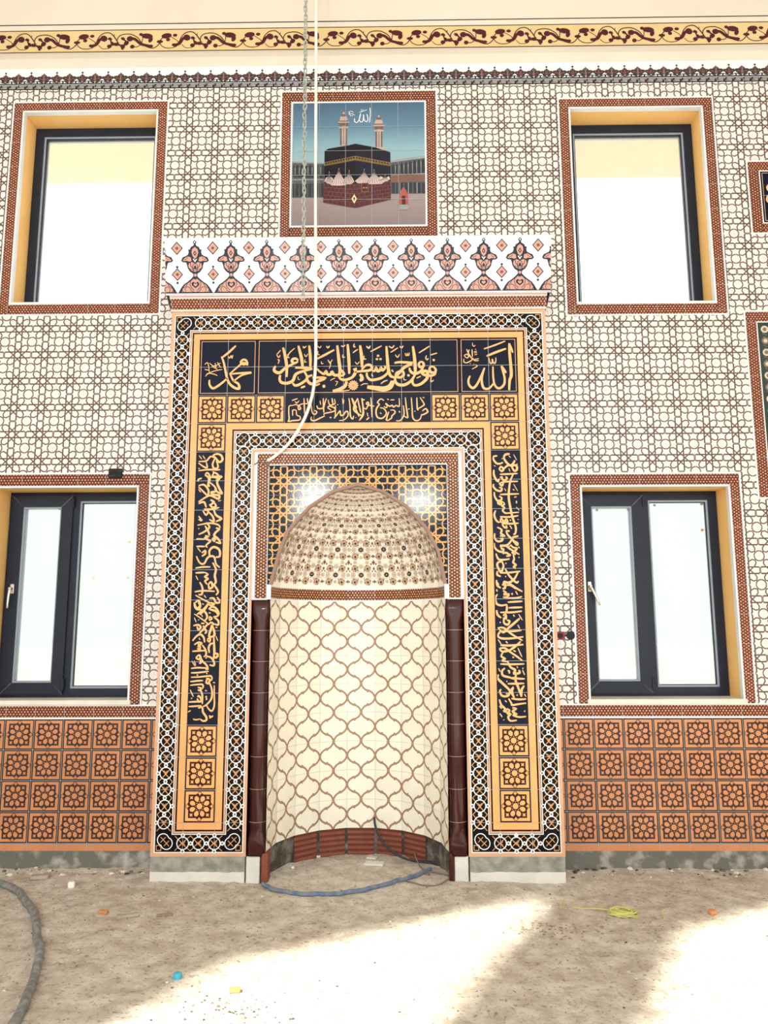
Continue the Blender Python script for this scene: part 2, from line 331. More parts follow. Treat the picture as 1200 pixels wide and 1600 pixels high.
INK['verse_small'] = ('10:-447,-477 -425,-471 -403,-482 -392,-500 -405,-505 -408,-482 -381,-466 -342,-466|10:-447,-477 -471,-482 -473,-527 -470,-573 -475,-589 -445,-584 -399,-579 -396,-556 -418,-545 -422,-511|10:-370,-426 -367,-483 -364,-539|10:-348,-426 -342,-466|8.8:-446,-550 -446,-511 -422,-511|8.8:-453,-442 -414,-428|7.7:-431,-448 -420,-460 -403,-443|10:-320,-472 -312,-528 -292,-540 -281,-523 -298,-512|10:-282,-478 -271,-500 -238,-495 -227,-461 -216,-427|10:-238,-427 -235,-495 -232,-529|10:-183,-512 -205,-495 -194,-484 -161,-496 -155,-513 -177,-524 -227,-535 -232,-546|11.1:-226,-552 -259,-568 -297,-585 -319,-579 -317,-557|10:-178,-427 -172,-467|8.8:-205,-438 -194,-473 -172,-473 -156,-462 -161,-433|10:-153,-479 -155,-552 -161,-569 -133,-530 -122,-518 -117,-547 -100,-547 -84,-524 -70,-524 -68,-553 -95,-581 -128,-586|10:-193,-564 -180,-564|6.6:-106,-428 -101,-468 -95,-439|6.6:-142,-473 -134,-473|6.6:-260,-444 -255,-472|10:-62,-428 -54,-485 -51,-553 -35,-575 -29,-553|11.1:-43,-428 -18,-497 9,-559|11.1:-2,-429 -29,-508 26,-553|11.1:28,-429 36,-531 9,-587|7.7:-15,-564 -13,-567|6.6:-7,-531 -2,-542|10:-2,-429 12,-497 20,-531|10:25,-429 36,-497 37,-548 9,-587|10:-41,-428 -7,-497|10:31,-440 47,-440|10:42,-497 56,-506 64,-491 75,-475 69,-457 58,-469 80,-480 113,-486|10:89,-424 94,-497 97,-565|10:58,-582 78,-565|6.6:64,-531 69,-559|11.1:179,-447 157,-435 135,-458 146,-475 130,-498 124,-531 135,-565 168,-571 195,-538 179,-504 152,-498|10:179,-487 195,-498 201,-475 190,-470 217,-487 234,-481 245,-493 261,-482 283,-487 283,-431|7.7:201,-436 212,-441|7.7:223,-442 250,-442|10:223,-515 245,-515 255,-532 233,-555 228,-572 201,-588 190,-577|10:212,-526 201,-555 195,-588|10:311,-482 316,-533 310,-561 288,-589 261,-589|10:325,-425 332,-499 340,-567 315,-555|8.8:283,-521 286,-533|10:366,-426 371,-499 375,-567 397,-590 424,-579 436,-545|10:404,-426 406,-500 414,-517|10:426,-426 453,-472 442,-488 403,-511|11.1:441,-522 464,-506 477,-528 452,-545 430,-551|7.7:387,-522 392,-525|6.6:343,-510 354,-505|6.6:443,-426 456,-429|6.6:151,-532 162,-540')
INK['name_right'] = ('18.6:1047,-42 1047,-104 1053,-210 1054,-274 1042,-311 1037,-379|12.4:1047,-44 1059,-77 1069,-111|14.2:987,-205 995,-237 1007,-283 1006,-329 988,-356 961,-365 938,-338 930,-283 930,-209|16.8:989,-207 1004,-233 1019,-256|15:936,-324 900,-365 865,-364 852,-328 853,-282 872,-218|15:872,-218 845,-282 817,-337 790,-362 764,-341 760,-304 772,-275|10.6:871,-82 943,-57 1019,-27|15:888,-135 950,-108 1024,-81|8.8:903,-145 907,-168 913,-186 926,-182 927,-154 931,-177 944,-186 951,-168 951,-145|5.3:793,-37 794,-56 803,-63 812,-54|7.1:752,-83 760,-106 782,-144 799,-158 834,-151|7.1:789,-84 790,-139|7.1:769,-86 760,-116|7.1:733,-129 751,-120 766,-134 751,-146 733,-129|7.1:731,-152 732,-176 754,-180 786,-162 795,-146|6.2:799,-165 816,-167 834,-165|4.4:802,-102 822,-98|4.4:802,-111 822,-107|4.4:806,-125 824,-119|6.2:811,-195 822,-204 811,-213 786,-227|5.3:798,-190 800,-194|5.3:774,-185 776,-190|4.4:809,-84 816,-86')
INK['name_left'] = ('15.5:-947,-123 -929,-169 -898,-296 -858,-343 -819,-354 -825,-320 -859,-297 -882,-251|14.4:-898,-273 -925,-302 -968,-336 -1001,-351 -1024,-324 -1025,-290|13.3:-882,-251 -838,-245 -738,-240 -766,-246 -810,-263 -859,-302|13.3:-888,-250 -839,-205 -795,-170 -767,-182 -774,-153 -796,-147 -812,-165 -795,-182 -768,-178|14.4:-941,-129 -898,-94 -849,-45|6.6:-897,-123 -891,-135 -880,-118 -874,-135 -867,-112|5.5:-1062,-180 -1040,-169 -1027,-238|5.5:-1049,-249 -994,-227 -939,-216|5.5:-1029,-169 -995,-192 -951,-169|5.5:-1012,-192 -972,-215|5.5:-974,-163 -950,-204|5.5:-1061,-215 -1033,-221|5.5:-1054,-266 -1032,-244 -993,-250 -971,-261|5.5:-990,-169 -983,-204')
INK['verse_left'] = ('13.5:-987,-825 -957,-813 -928,-825 -919,-855 -941,-870 -968,-840 -987,-825|10.5:-1081,-865 -1030,-862 -1001,-832 -975,-840|12:-968,-840 -985,-885 -973,-915 -947,-904 -960,-862|10.5:-1081,-876 -1043,-903 -1021,-907 -1029,-869|10.5:-1079,-929 -1013,-922 -954,-924 -932,-922|10.5:-1034,-959 -1020,-944 -1001,-967 -999,-1004|13.5:-1034,-959 -1007,-982 -1010,-1030 -998,-1034|12:-983,-937 -953,-952 -938,-975 -960,-982|12:-975,-944 -982,-967 -953,-971 -920,-971 -959,-997|10.5:-1080,-1004 -1077,-989 -1055,-981|13.5:-1000,-974 -938,-982 -951,-1012 -928,-1064 -916,-1086 -942,-1079 -965,-1056|12:-1075,-1033 -1039,-1026 -1008,-1063 -1011,-1100 -1029,-1115|10.5:-1075,-1041 -1030,-1085 -1015,-1100|13.5:-999,-1011 -965,-1041 -957,-1071 -986,-1078 -975,-1093 -934,-1101 -941,-1123 -993,-1100 -1029,-1115 -1072,-1144|12:-1071,-1155 -1035,-1145 -1019,-1182|13.5:-994,-1167 -969,-1145 -992,-1130|13.5:-998,-1160 -976,-1182 -954,-1175 -962,-1152|12:-1040,-1204 -1018,-1233 -1004,-1204 -1033,-1196 -968,-1193 -932,-1182|13.5:-968,-1193 -952,-1233 -915,-1259 -951,-1277|12:-1004,-1211 -974,-1241 -965,-1277 -995,-1263|10.5:-1068,-1262 -1046,-1270 -1068,-1240|10.5:-1074,-1302 -994,-1288 -936,-1299 -920,-1321|12:-1064,-1364 -1021,-1343 -993,-1314 -1016,-1284|12:-1023,-1306 -1000,-1343 -991,-1372|13.5:-949,-1321 -927,-1329 -949,-1350 -959,-1372 -933,-1394 -917,-1423 -947,-1416|12:-973,-1394 -955,-1387 -958,-1409 -973,-1394|12:-1020,-1372 -998,-1379 -1020,-1387 -998,-1401 -983,-1409 -1011,-1437 -1003,-1452|10.5:-1078,-1394 -1020,-1397|13.5:-983,-1517 -988,-1474 -960,-1449 -923,-1467 -918,-1510 -944,-1517|12:-1038,-1488 -1017,-1474 -1016,-1495 -1038,-1510|12:-1074,-1510 -1051,-1553 -1022,-1560 -1001,-1524 -980,-1510 -954,-1517 -942,-1561 -916,-1586|10.5:-1076,-1444 -1018,-1445|10.5:-1078,-1589 -1028,-1582 -978,-1582|13.5:-964,-1553 -941,-1597 -947,-1640 -939,-1683 -959,-1704|10.5:-1077,-1621 -1013,-1618|12:-1013,-1618 -994,-1632 -1012,-1646 -993,-1661 -1011,-1675 -996,-1697|13.5:-988,-1697 -971,-1682 -959,-1711 -980,-1725 -988,-1697|12:-952,-1697 -937,-1718 -922,-1747 -936,-1768|10.5:-1077,-1746 -1023,-1739 -944,-1743|12:-1046,-1682 -1027,-1718 -1029,-1761 -1051,-1764|9:-1072,-1768 -1007,-1803 -941,-1832|13.5:-1071,-1817 -1050,-1803 -1038,-1839 -1062,-1853 -1074,-1824|12:-978,-1789 -950,-1789 -934,-1818 -906,-1811 -928,-1782|13.5:-984,-1825 -1012,-1867 -1039,-1895|13.5:-976,-1860 -933,-1874 -918,-1896|6:-1079,-824 -1059,-850|6:-1053,-824 -1037,-850|6:-1080,-910 -1072,-918|6:-943,-1041 -928,-1064|6:-962,-915 -954,-930|6:-1066,-1321 -1062,-1328|6:-1069,-1452 -1046,-1481|6:-1073,-1639 -1058,-1668|6:-1015,-1768 -1000,-1786|6:-1075,-1056 -1059,-1078|6:-940,-1138 -919,-1134|11.1:-1078,-1815 -1072,-1847 -1050,-1863 -1037,-1842 -1051,-1816|11.1:-988,-1821 -966,-1837 -948,-1826 -967,-1816|12.2:-1057,-1894 -1023,-1868 -998,-1842 -983,-1816|12.2:-1050,-1863 -1018,-1868 -996,-1889 -990,-1915 -1005,-1936|12.2:-981,-1860 -960,-1845 -934,-1853 -914,-1884 -922,-1905 -948,-1910|10:-976,-1923 -972,-1910 -958,-1921 -971,-1931 -976,-1923|12.2:-942,-1915 -915,-1936 -915,-1962 -941,-1957|7.7:-1075,-1891 -1037,-1915 -994,-1946 -973,-1962|13.3:-957,-1962 -961,-1988 -971,-2019 -973,-2045|13.3:-957,-1962 -940,-2004 -941,-2035 -975,-2040|11.1:-975,-1957 -963,-1947 -946,-1957 -957,-1967|12.2:-1039,-2019 -1014,-1993 -988,-1962 -973,-1957|12.2:-1078,-1967 -1046,-1962 -1030,-1978 -1045,-1993 -1054,-1972|11.1:-1015,-1967 -992,-2004 -1002,-2019|12.2:-1080,-2065 -1055,-2035 -1029,-2024 -1007,-2045 -1001,-2076|11.1:-1068,-2091 -1043,-2076 -1021,-2081 -1037,-2094 -1043,-2076|11.1:-985,-2055 -965,-2050 -969,-2071 -985,-2061|13.3:-941,-2045 -937,-2102 -935,-2143 -939,-2184|12.2:-940,-2081 -963,-2087 -973,-2112 -967,-2143|12.2:-1047,-2102 -1031,-2102 -1033,-2122 -1047,-2112|10:-1080,-2133 -1036,-2130 -988,-2128|11.1:-1016,-2092 -994,-2123 -988,-2153 -1003,-2169|12.2:-1055,-2174 -1035,-2158 -1024,-2174 -1039,-2184 -1055,-2174|11.1:-1030,-2153 -1012,-2194 -985,-2220 -974,-2246 -990,-2248|11.1:-1033,-2210 -1020,-2205 -1028,-2189|13.3:-941,-2143 -909,-2154 -924,-2174 -940,-2164|12.2:-987,-2164 -955,-2174 -934,-2205 -938,-2225 -964,-2220|10:-1084,-2243 -1042,-2238 -974,-2241|10:-1083,-2271 -1031,-2269 -968,-2261|10:-1082,-2299 -1030,-2297 -978,-2292 -952,-2292 -946,-2312 -966,-2327|10:-1086,-2327 -1040,-2322 -1003,-2320|12.2:-983,-2307 -962,-2312 -966,-2337 -982,-2332 -977,-2312|11.1:-966,-2327 -950,-2358 -941,-2398 -947,-2439 -977,-2474 -998,-2484|10:-1086,-2350 -1039,-2345 -1007,-2345 -1002,-2363 -1017,-2378|11.1:-1036,-2363 -1017,-2368 -1022,-2383 -1035,-2378|11.1:-1017,-2378 -1005,-2413 -1003,-2469|12.2:-1036,-2424 -1026,-2418 -1009,-2444 -1025,-2454 -1038,-2434|10:-929,-2350 -927,-2414 -925,-2479 -940,-2512 -961,-2499 -977,-2474|10:-1092,-2456 -1051,-2454 -1004,-2454|10:-1091,-2484 -1050,-2482 -1008,-2479|12.2:-1029,-2494 -1003,-2489 -997,-2519 -975,-2550 -974,-2570 -995,-2575 -1011,-2565|7.7:-1060,-2562 -1042,-2567 -1011,-2562|12.2:-984,-2421 -974,-2426|12.2:-981,-2436 -972,-2439|10:-957,-2540 -944,-2550 -931,-2542|7.7:-952,-2550 -949,-2560|6.6:-1095,-2519 -1077,-2509|7.7:-1077,-2431 -1070,-2434|5.5:-1081,-2194 -1058,-2228|5.5:-1065,-2194 -1053,-2225|5.5:-1074,-1915 -1060,-1944|5.5:-1033,-1889 -1019,-1910|6.6:-1025,-1824 -1014,-1829|8.8:-1028,-1952 -1005,-1953|7.7:-980,-1884 -967,-1885|6.6:-1048,-1928 -1042,-1931|5.5:-928,-2035 -914,-2066|6.6:-933,-1978 -919,-1980|7.7:-1046,-2284 -1036,-2286|7.7:-984,-2274 -976,-2276|6.6:-938,-2332 -924,-2334|6.6:-988,-2383 -975,-2386|5.5:-1038,-2045 -1033,-2060|6.6:-1085,-2378 -1062,-2423|7.7:-992,-2177 -982,-2174')
INK['verse_right'] = ('13.4:986,-839 1010,-827 1028,-827|13.4:1001,-823 988,-851 1002,-881 1031,-906 1056,-882 1059,-869|13.4:1034,-903 1054,-942 1072,-936 1073,-912 1055,-903 1040,-918|12.2:954,-930 966,-914 983,-930 971,-945 954,-930|12.2:983,-930 1007,-909 1031,-900|12.2:920,-838 917,-863 937,-890 960,-893 981,-884|11:920,-841 944,-838|11:958,-966 1006,-965 1077,-961|13.4:918,-935 917,-966 928,-996 945,-1014 952,-996|12.2:958,-990 970,-984 975,-1002 993,-1008 1005,-990 994,-984|13.4:1047,-966 1028,-1009 1018,-1057 1013,-1123 1020,-1183 1033,-1254 1054,-1325 1050,-1367 1036,-1373|11:957,-1026 993,-1017 1078,-1015|12.2:951,-1026 968,-1044 981,-1026|12.2:915,-1032 912,-1050 932,-1074 961,-1080 968,-1062 950,-1056|11:955,-1104 1014,-1102 1082,-1100|12.2:917,-1086 919,-1116 936,-1146 954,-1152 966,-1128 949,-1116|13.4:942,-1146 960,-1146 959,-1170 941,-1164 942,-1146|11:971,-1152 983,-1170 967,-1182 982,-1194 970,-1212 987,-1230 1010,-1230 1078,-1225|12.2:923,-1212 913,-1242 924,-1277 944,-1295|12.2:950,-1295 959,-1266 976,-1289 992,-1272 1000,-1290 985,-1295 956,-1289|11:951,-1254 1010,-1257 1074,-1248|11:961,-1301 1020,-1302 1073,-1299|12.2:964,-1307 978,-1325 993,-1328 990,-1313|12.2:931,-1325 960,-1343 954,-1366 977,-1384 947,-1384|13.4:989,-1349 1000,-1378 1029,-1408 1057,-1443 1063,-1432 1046,-1420|11:989,-1349 1013,-1352|12.2:913,-1366 912,-1396 929,-1419 958,-1416 965,-1402 947,-1402|11:1029,-1393 1070,-1385|13.4:1035,-1396 1004,-1437 981,-1449 952,-1449 957,-1466|12.2:908,-1431 910,-1460 933,-1484 962,-1490 968,-1472 951,-1472|11:975,-1443 1015,-1473 1072,-1508|12.2:1016,-1443 1033,-1461 1056,-1467 1044,-1484 1026,-1496 1049,-1508|12.2:962,-1502 985,-1496 1008,-1514 985,-1519|12.2:918,-1501 932,-1537 961,-1543 1007,-1537|12.2:1032,-1508 1037,-1537 1030,-1560 1047,-1578 1032,-1590 1046,-1601|13.4:960,-1554 931,-1560 925,-1583 947,-1624 965,-1584 955,-1554|11:941,-1630 1011,-1627 1075,-1619|12.2:977,-1601 993,-1636 1021,-1671 1049,-1694 1061,-1683|13.4:1063,-1619 1033,-1671 997,-1694 968,-1688 962,-1705|12.2:924,-1618 923,-1642 946,-1653|12.2:917,-1676 921,-1711 944,-1729|11:974,-1711 1008,-1711 1042,-1735|4.9:1054,-830 1074,-870|4.9:1019,-924 1027,-948|4.9:1048,-1033 1074,-1081|4.9:1061,-1189 1081,-1213|4.9:985,-1063 997,-1081|7.3:1070,-900 1079,-897|8.5:1015,-1278 1024,-1279|8.5:1063,-1147 1064,-1165|7.3:973,-857 979,-860|8.5:978,-1566 986,-1567|8.5:975,-1653 981,-1655|7.3:1066,-1526 1072,-1529|6.1:1021,-839 1033,-851|6.1:1041,-1069 1053,-1075|6.1:1049,-1123 1066,-1120|6.1:1014,-1313 1028,-1337|8.5:1011,-1508 1017,-1511|7.3:1068,-1455 1074,-1467|4.9:1068,-1272 1074,-1275|4.9:919,-905 930,-911|6.1:995,-1461 1016,-1449|12.7:920,-1692 929,-1710|14:953,-1710 971,-1704 971,-1728 955,-1734|11.5:1002,-1698 1043,-1729 1085,-1753|12.7:958,-1746 976,-1759 964,-1771 994,-1771 981,-1789 957,-1789|12.7:921,-1770 906,-1794 914,-1831 944,-1843 980,-1837|11.5:981,-1795 1042,-1795 1081,-1786|12.7:980,-1837 979,-1873 966,-1903|11.5:986,-1822 1035,-1819 1083,-1816|11.5:991,-1858 1082,-1855|11.5:936,-1888 1009,-1888 1078,-1880|12.7:913,-1873 918,-1903 941,-1924|14:954,-1909 969,-1903 971,-1927 953,-1924|12.7:959,-1927 959,-1956 982,-1968 995,-1945 977,-1939|14:1062,-1927 1012,-1969 975,-1998|11.5:916,-1989 946,-1986 969,-1998 951,-2019 922,-1992|12.7:921,-2022 920,-2046 950,-2057 1016,-2055 1082,-2046|11.5:964,-1992 1005,-2028 1075,-2070|11.5:945,-2010 1017,-2010 1071,-2004|11.5:933,-2010 921,-2028|12.7:931,-2099 991,-2102 1081,-2096|12.7:1063,-2076 1032,-2105 996,-2129 972,-2140|12.7:924,-2122 954,-2117 978,-2134 942,-2140 924,-2122|11.5:947,-2146 935,-2170 958,-2187 940,-2199 982,-2205|11.5:978,-2134 1025,-2164 1071,-2199|11.5:928,-2220 999,-2222 1083,-2220|14:976,-2205 993,-2240 1022,-2258 1015,-2281 1051,-2276 1046,-2258|12.7:957,-2246 938,-2264 943,-2293 985,-2305 1014,-2316|14:1027,-2287 1023,-2322 1037,-2363 1058,-2427|14:1078,-2357 1060,-2386 1058,-2427|11.5:972,-2345 1019,-2345 1079,-2343|14:914,-2287 907,-2310 942,-2345 983,-2386 1011,-2433|12.7:1011,-2433 1000,-2392 1007,-2369 988,-2392 970,-2421 934,-2421 920,-2392 929,-2380|11.5:1003,-2305 1044,-2313 1083,-2314|11.5:993,-2438 1040,-2444 1088,-2441|12.7:916,-2444 927,-2479 950,-2502 943,-2519|11.5:975,-2438 992,-2467 998,-2479 1039,-2473 1087,-2467|14:938,-2513 955,-2519 956,-2502|12.7:961,-2502 979,-2513 967,-2531 984,-2536 969,-2554 983,-2577 1024,-2574|12.7:997,-2496 1021,-2502 999,-2519 1020,-2536 1002,-2542 1037,-2554 1084,-2551|6.4:1040,-1750 1054,-1774|10.2:1015,-1762 1019,-1774|8.9:916,-1737 919,-1752|6.4:1056,-1900 1079,-1939|6.4:1048,-1969 1060,-1993|6.4:917,-2063 937,-2093|6.4:1044,-2117 1069,-2176|10.2:974,-2261 989,-2267|10.2:980,-2272 989,-2278|8.9:963,-2329 969,-2331|6.4:1070,-2258 1083,-2290|6.4:915,-2246 926,-2269|7.6:967,-2075 979,-2087|7.6:1014,-2135 1031,-2140|7.6:1006,-2176 1018,-2179|6.4:1035,-2235 1040,-2246|8.9:1070,-2246 1076,-2249|6.4:1077,-2410 1088,-2427|8.9:939,-2570 942,-2574|6.4:916,-2531 931,-2554|6.4:951,-2450 963,-2461|8.9:1073,-2516 1079,-2519|7.6:932,-1950 937,-1956|7.6:1020,-1903 1029,-1915|7.6:915,-2484 929,-2502|8.9:1026,-2416 1035,-2418|7.6:958,-2409 970,-2406')

def ink(F, key, mname='ink', layer=3, wmul=1.0, clip=None):
    old = F.clips
    if clip: F.clips = [clip]
    for k, s in enumerate(INK[key].split('|')):
        w, p = s.split(':'); w = float(w)/1000*wmul
        pts = [tuple(int(q)/1000 for q in t.split(',')) for t in p.split()]
        if len(pts) == 2: pts = [pts[0], ((pts[0][0]+pts[1][0])/2, (pts[0][1]+pts[1][1])/2), pts[1]]
        pts = smooth_line(pts, 4)
        F.line(pts, w, mname, layer+(k % 40)*.02, taper=lambda t: .5+.62*math.sin(math.pi*min(1,max(0,t*.86+.07)))**.8)
    F.clips = old

# ------------------------------------------------------------------ the room shell
WX0, WX1, WTOP = -5.2, 5.6, 3.25
wins = {  # inner opening: x0, z0, x1, z1
    'UL': (-2.592, .395, -1.562, 1.957), 'UR': (1.602, .362, 2.606, 1.936),
    'LL': (-2.592, -2.498, -1.578, -.988), 'LR': (1.566, -2.498, 2.602, -1.004)}
outer = {'UL': (-2.672,.313,-1.486,2.036), 'UR': (1.524,.277,2.688,2.016), 'LL': (-2.672,-2.498,-1.497,-.895), 'LR': (1.49,-2.498,2.68,-.917)}
MX0, MX1, MZ = -.62, .62, -1.0                                    # hole behind the niche
holes = list(wins.values()) + [(MX0, -3.8, MX1, MZ)]
mb = MB()
xs = sorted({WX0, WX1, *[h[0] for h in holes], *[h[2] for h in holes]}); zs = sorted({-3.8, WTOP, *[h[1] for h in holes], *[h[3] for h in holes]})
YB = .60
def solid(x, z): return not any(h[0] < x < h[2] and h[1] < z < h[3] for h in holes)
for i in range(len(xs)-1):
    for j in range(len(zs)-1):
        a, b, c, d = xs[i], zs[j], xs[i+1], zs[j+1]
        if not solid((a+c)/2, (b+d)/2): continue
        mb.poly([(a,W,b),(c,W,b),(c,W,d),(a,W,d)], 'side_plaster'); mb.poly([(a,YB,b),(a,YB,d),(c,YB,d),(c,YB,b)], 'side_plaster')
        for (px, pz, P) in ((a-.001,(b+d)/2,[(a,W,b),(a,W,d),(a,YB,d),(a,YB,b)]), (c+.001,(b+d)/2,[(c,W,b),(c,YB,b),(c,YB,d),(c,W,d)]),
                            ((a+c)/2,b-.001,[(a,W,b),(a,YB,b),(c,YB,b),(c,W,b)]), ((a+c)/2,d+.001,[(a,W,d),(c,W,d),(c,YB,d),(a,YB,d)])):
            if px < WX0 or px > WX1 or pz < -3.8 or pz > WTOP or not solid(px, pz): mb.poly(P, 'reveal_paint')
wall = mb.build('wall_front'); tag(wall, kind='structure')

# star tiles glazed over the whole wall
F = Face(wall_at(W-.004)); FB = -2.498; FT = 2.15
pieces = []
bx = {'l': (-5.0,-1.30), 'c': (-1.30,1.31), 'r': (1.31,5.4)}
def sub(R0, H):                                                   # rectangle minus rectangle
    a,b,c,d = R0; e,f,g,h = H
    if e >= c or g <= a or f >= d or h <= b: return [R0]
    o = []
    if e > a: o.append((a,b,e,d))
    if g < c: o.append((g,b,c,d))
    if f > b: o.append((max(a,e),b,min(c,g),f))
    if h < d: o.append((max(a,e),h,min(c,g),d))
    return o
fields = [(-4.2, FB, -1.28, FT, -1.41), (-1.28, .3, 1.29, FT, -1.41), (1.29, FB, 4.4, FT, 1.38)]
cut = [tuple(outer[k]) for k in outer] + [(-.6,.9,.58,2.10), (2.921,.90,3.95,1.476), (2.815,-1.087,4.1,.285)]
for fx in fields:
    rs = [fx[:4]]
    for H in cut: rs = [q for r in rs for q in sub(r, H)]
    for (a,b,c,d) in rs:
        if c-a < .003 or d-b < .003: continue
        F.put(rect(a,b,c,d), 'cream_glaze', 0)
        if fx[4] == -1.41 and fx[0] > -2:
            for (e, g, o) in ((a, min(c,.1), -1.41), (max(a,.1), c, 1.18)):
                if g > e: star_pattern(F, e, b, g, d, o, .1, .2, 'line_brown', .0088); grout(F, e, b, g, d, o, .1, .2, w=.0018)
        else:
            star_pattern(F, a, b, c, d, fx[4], .1, .2, 'line_brown', .0088); grout(F, a, b, c, d, fx[4], .1, .2, w=.0018)
F.build('star_tile_facing', wall)

# palmette border with a meander at the top of the tiling
F = Face(wall_at(W-.005))
F.put(rect(-4.2, 2.140, 4.4, 2.33), 'bright_tile', 0)
F.put(rect(-4.2, 2.192, 4.4, 2.203), 'outline', 1); F.put(rect(-4.2, 2.146, 4.4, 2.150), 'outline', 1); F.put(rect(-4.2, 2.150, 4.4, 2.188), 'dome_dark', 1)
pal = [(0,0),(15,20),(26,28),(31,36),(43,40),(48,50),(36,56),(31,70),(20,85),(8,93)]
k = -4.06
n = 0
while k < 4.35:
    for short in (0, 1):
        cx = k + .1*short; sy = .00098 if not short else .00082; top = 2.292 if not short else 2.284; sx = .00118 if not short else .00100
        def el(x, y, rx, ry, mn, l, rot=0):
            c_, s_ = math.cos(rot), math.sin(rot); Q = ngon(0,0,1,10)
            F.put([(cx+(x+p_*rx*c_-q_*ry*s_)*sx, top-(y+p_*rx*s_+q_*ry*c_)*sy) for p_, q_ in Q], mn, l)
        F.put([(cx-14*sx,top-34*sy),(cx,top),(cx+14*sx,top-34*sy)], 'palm_dark', 1.5); el(0,42,23,30,'palm_dark',1.5)
        for g in (-1, 1):
            el(g*26,49,23,18,'palm_dark',1.5,g*-.35); el(g*24,52,9,4,'palm_red',2.2,g*-.35); el(g*8,28,3.5,9,'palm_red',2.2,g*.2); el(g*7,60,5,8,'palm_red',2.2,g*.5)
        el(0,70,33,25,'palm_dark',1.5); el(0,46,5,9,'palm_red',2.4); el(0,78,11,5,'palm_red',2.4); el(0,86,5,3.5,'bright_tile',3)
        if short: F.put([(cx-.01,2.29),(cx,2.282),(cx+.01,2.29),(cx,2.302)], 'outline', 1.5)
        F.line([(cx-.05,2.203),(cx-.043,2.222),(cx-.03,2.212),(cx,2.206),(cx+.03,2.212),(cx+.043,2.222),(cx+.05,2.203)], .006, 'outline', 1.2)
        F.put([(cx+.044,2.203),(cx+.05,2.226),(cx+.056,2.203)], 'outline', 1.2)
    for q in range(3):
        a = k + q*.0667
        F.line([(a,2.160),(a+.048,2.160),(a+.048,2.170),(a+.018,2.170)], .0026, 'bright_tile', 2)
        F.line([(a+.066,2.179),(a+.018,2.179),(a+.010,2.170)], .0026, 'bright_tile', 2)
    F.put(rect(k-.001+.0, 2.15, k+.001, 2.30), 'grout', 4)
    k += .2
F.build('palmette_border', wall)

# coved cornice with the painted scroll band
CY = .20
prof = [(W,2.32),(W-.004,2.345),(W-.012,2.37),(W-.028,2.395),(CY+.012,2.408),(CY,2.412),(CY,WTOP)]
mb = MB()
for i in range(len(prof)-1):
    (ya,za),(yb,zb) = prof[i], prof[i+1]
    mb.poly([(WX0,ya,za),(WX1,ya,za),(WX1,yb,zb),(WX0,yb,zb)], 'plaster', i < 4)
mb.poly([(WX0,W,2.32),(WX0,W,WTOP),(WX0,CY,WTOP),(WX0,CY,2.412)], 'plaster'); 
cornice = mb.build('trim_1'); tag(cornice, kind='structure')
F = Face(wall_at(CY-.002))
F.put(rect(-4.4,2.414,4.6,2.607), 'paint_yellow', 0); F.put(rect(-4.4,2.414,4.6,2.421), 'paint_maroon', 1); F.put(rect(-4.4,2.600,4.6,2.607), 'paint_maroon', 1)
F.put(rect(-4.4,2.652,4.6,2.659), 'paint_dark', 1)
P = .644; kx = P/510
def bz(y): return 2.414+(235-y)/133*.193
def one(x0, fl=False):
    def T(L): return [((x0+(x-240)*kx), bz(y)) for x, y in L]
    def ell(cx, cy, rx, ry, rot=0):
        Q = ngon(0,0,1,12); c, s = math.cos(rot), math.sin(rot)
        F.put(T([(cx+a*rx*c-b*ry*s, cy+a*rx*s+b*ry*c) for a, b in Q]), 'paint_maroon', 2)
    def thick(L, w): F.line(smooth_line(T(L),4), w*kx, 'paint_maroon', 2.3)
    ell(198,186,14,10,.9); ell(222,190,20,10,.1); ell(184,157,13,8,.5); thick([(184,158),(190,176),(206,190)], 9); ell(262,203,16,12,.4); ell(262,214,9,9)
    ell(284,184,17,13,-.5); ell(262,157,13,9,.3); thick([(262,158),(278,170),(286,184)], 10); thick([(240,193),(262,200),(280,190)], 12)
    thick([(208,130),(210,150),(240,185)], 4); thick([(232,190),(228,160),(250,135),(305,130),(350,150),(372,175),(395,200),(450,215),(485,192),(492,170),(520,140)], 6)
    thick([(300,158),(335,160),(375,190),(432,203)], 18); ell(305,158,20,16); ell(436,203,14,9)
    ell(410,143,36,16,.1); ell(432,165,13,18,.5); ell(372,133,12,9)
    thick([(330,205),(355,205),(378,185),(384,150)], 5); ell(322,205,14,12)
    ell(490,177,20,9)
    thick([(490,180),(500,200),(530,215),(575,213),(605,195),(600,175)], 5); thick([(575,200),(610,190),(632,160),(655,155)], 19); ell(655,155,22,18,.3); ell(578,197,14,9)
    ell(530,143,32,16,-.1); ell(540,166,13,10); ell(582,140,14,9)
    thick([(560,150),(600,175),(612,195)], 4); thick([(605,192),(622,150),(650,125),(690,122),(722,150),(735,170)], 6)
    ell(691,201,15,11); ell(688,157,10,7); thick([(700,205),(690,213),(650,215),(625,195)], 4)
x = -2.506 - P*3
while x < 4.0: one(x); x += P
F.build('painted_scroll_band', cornice)

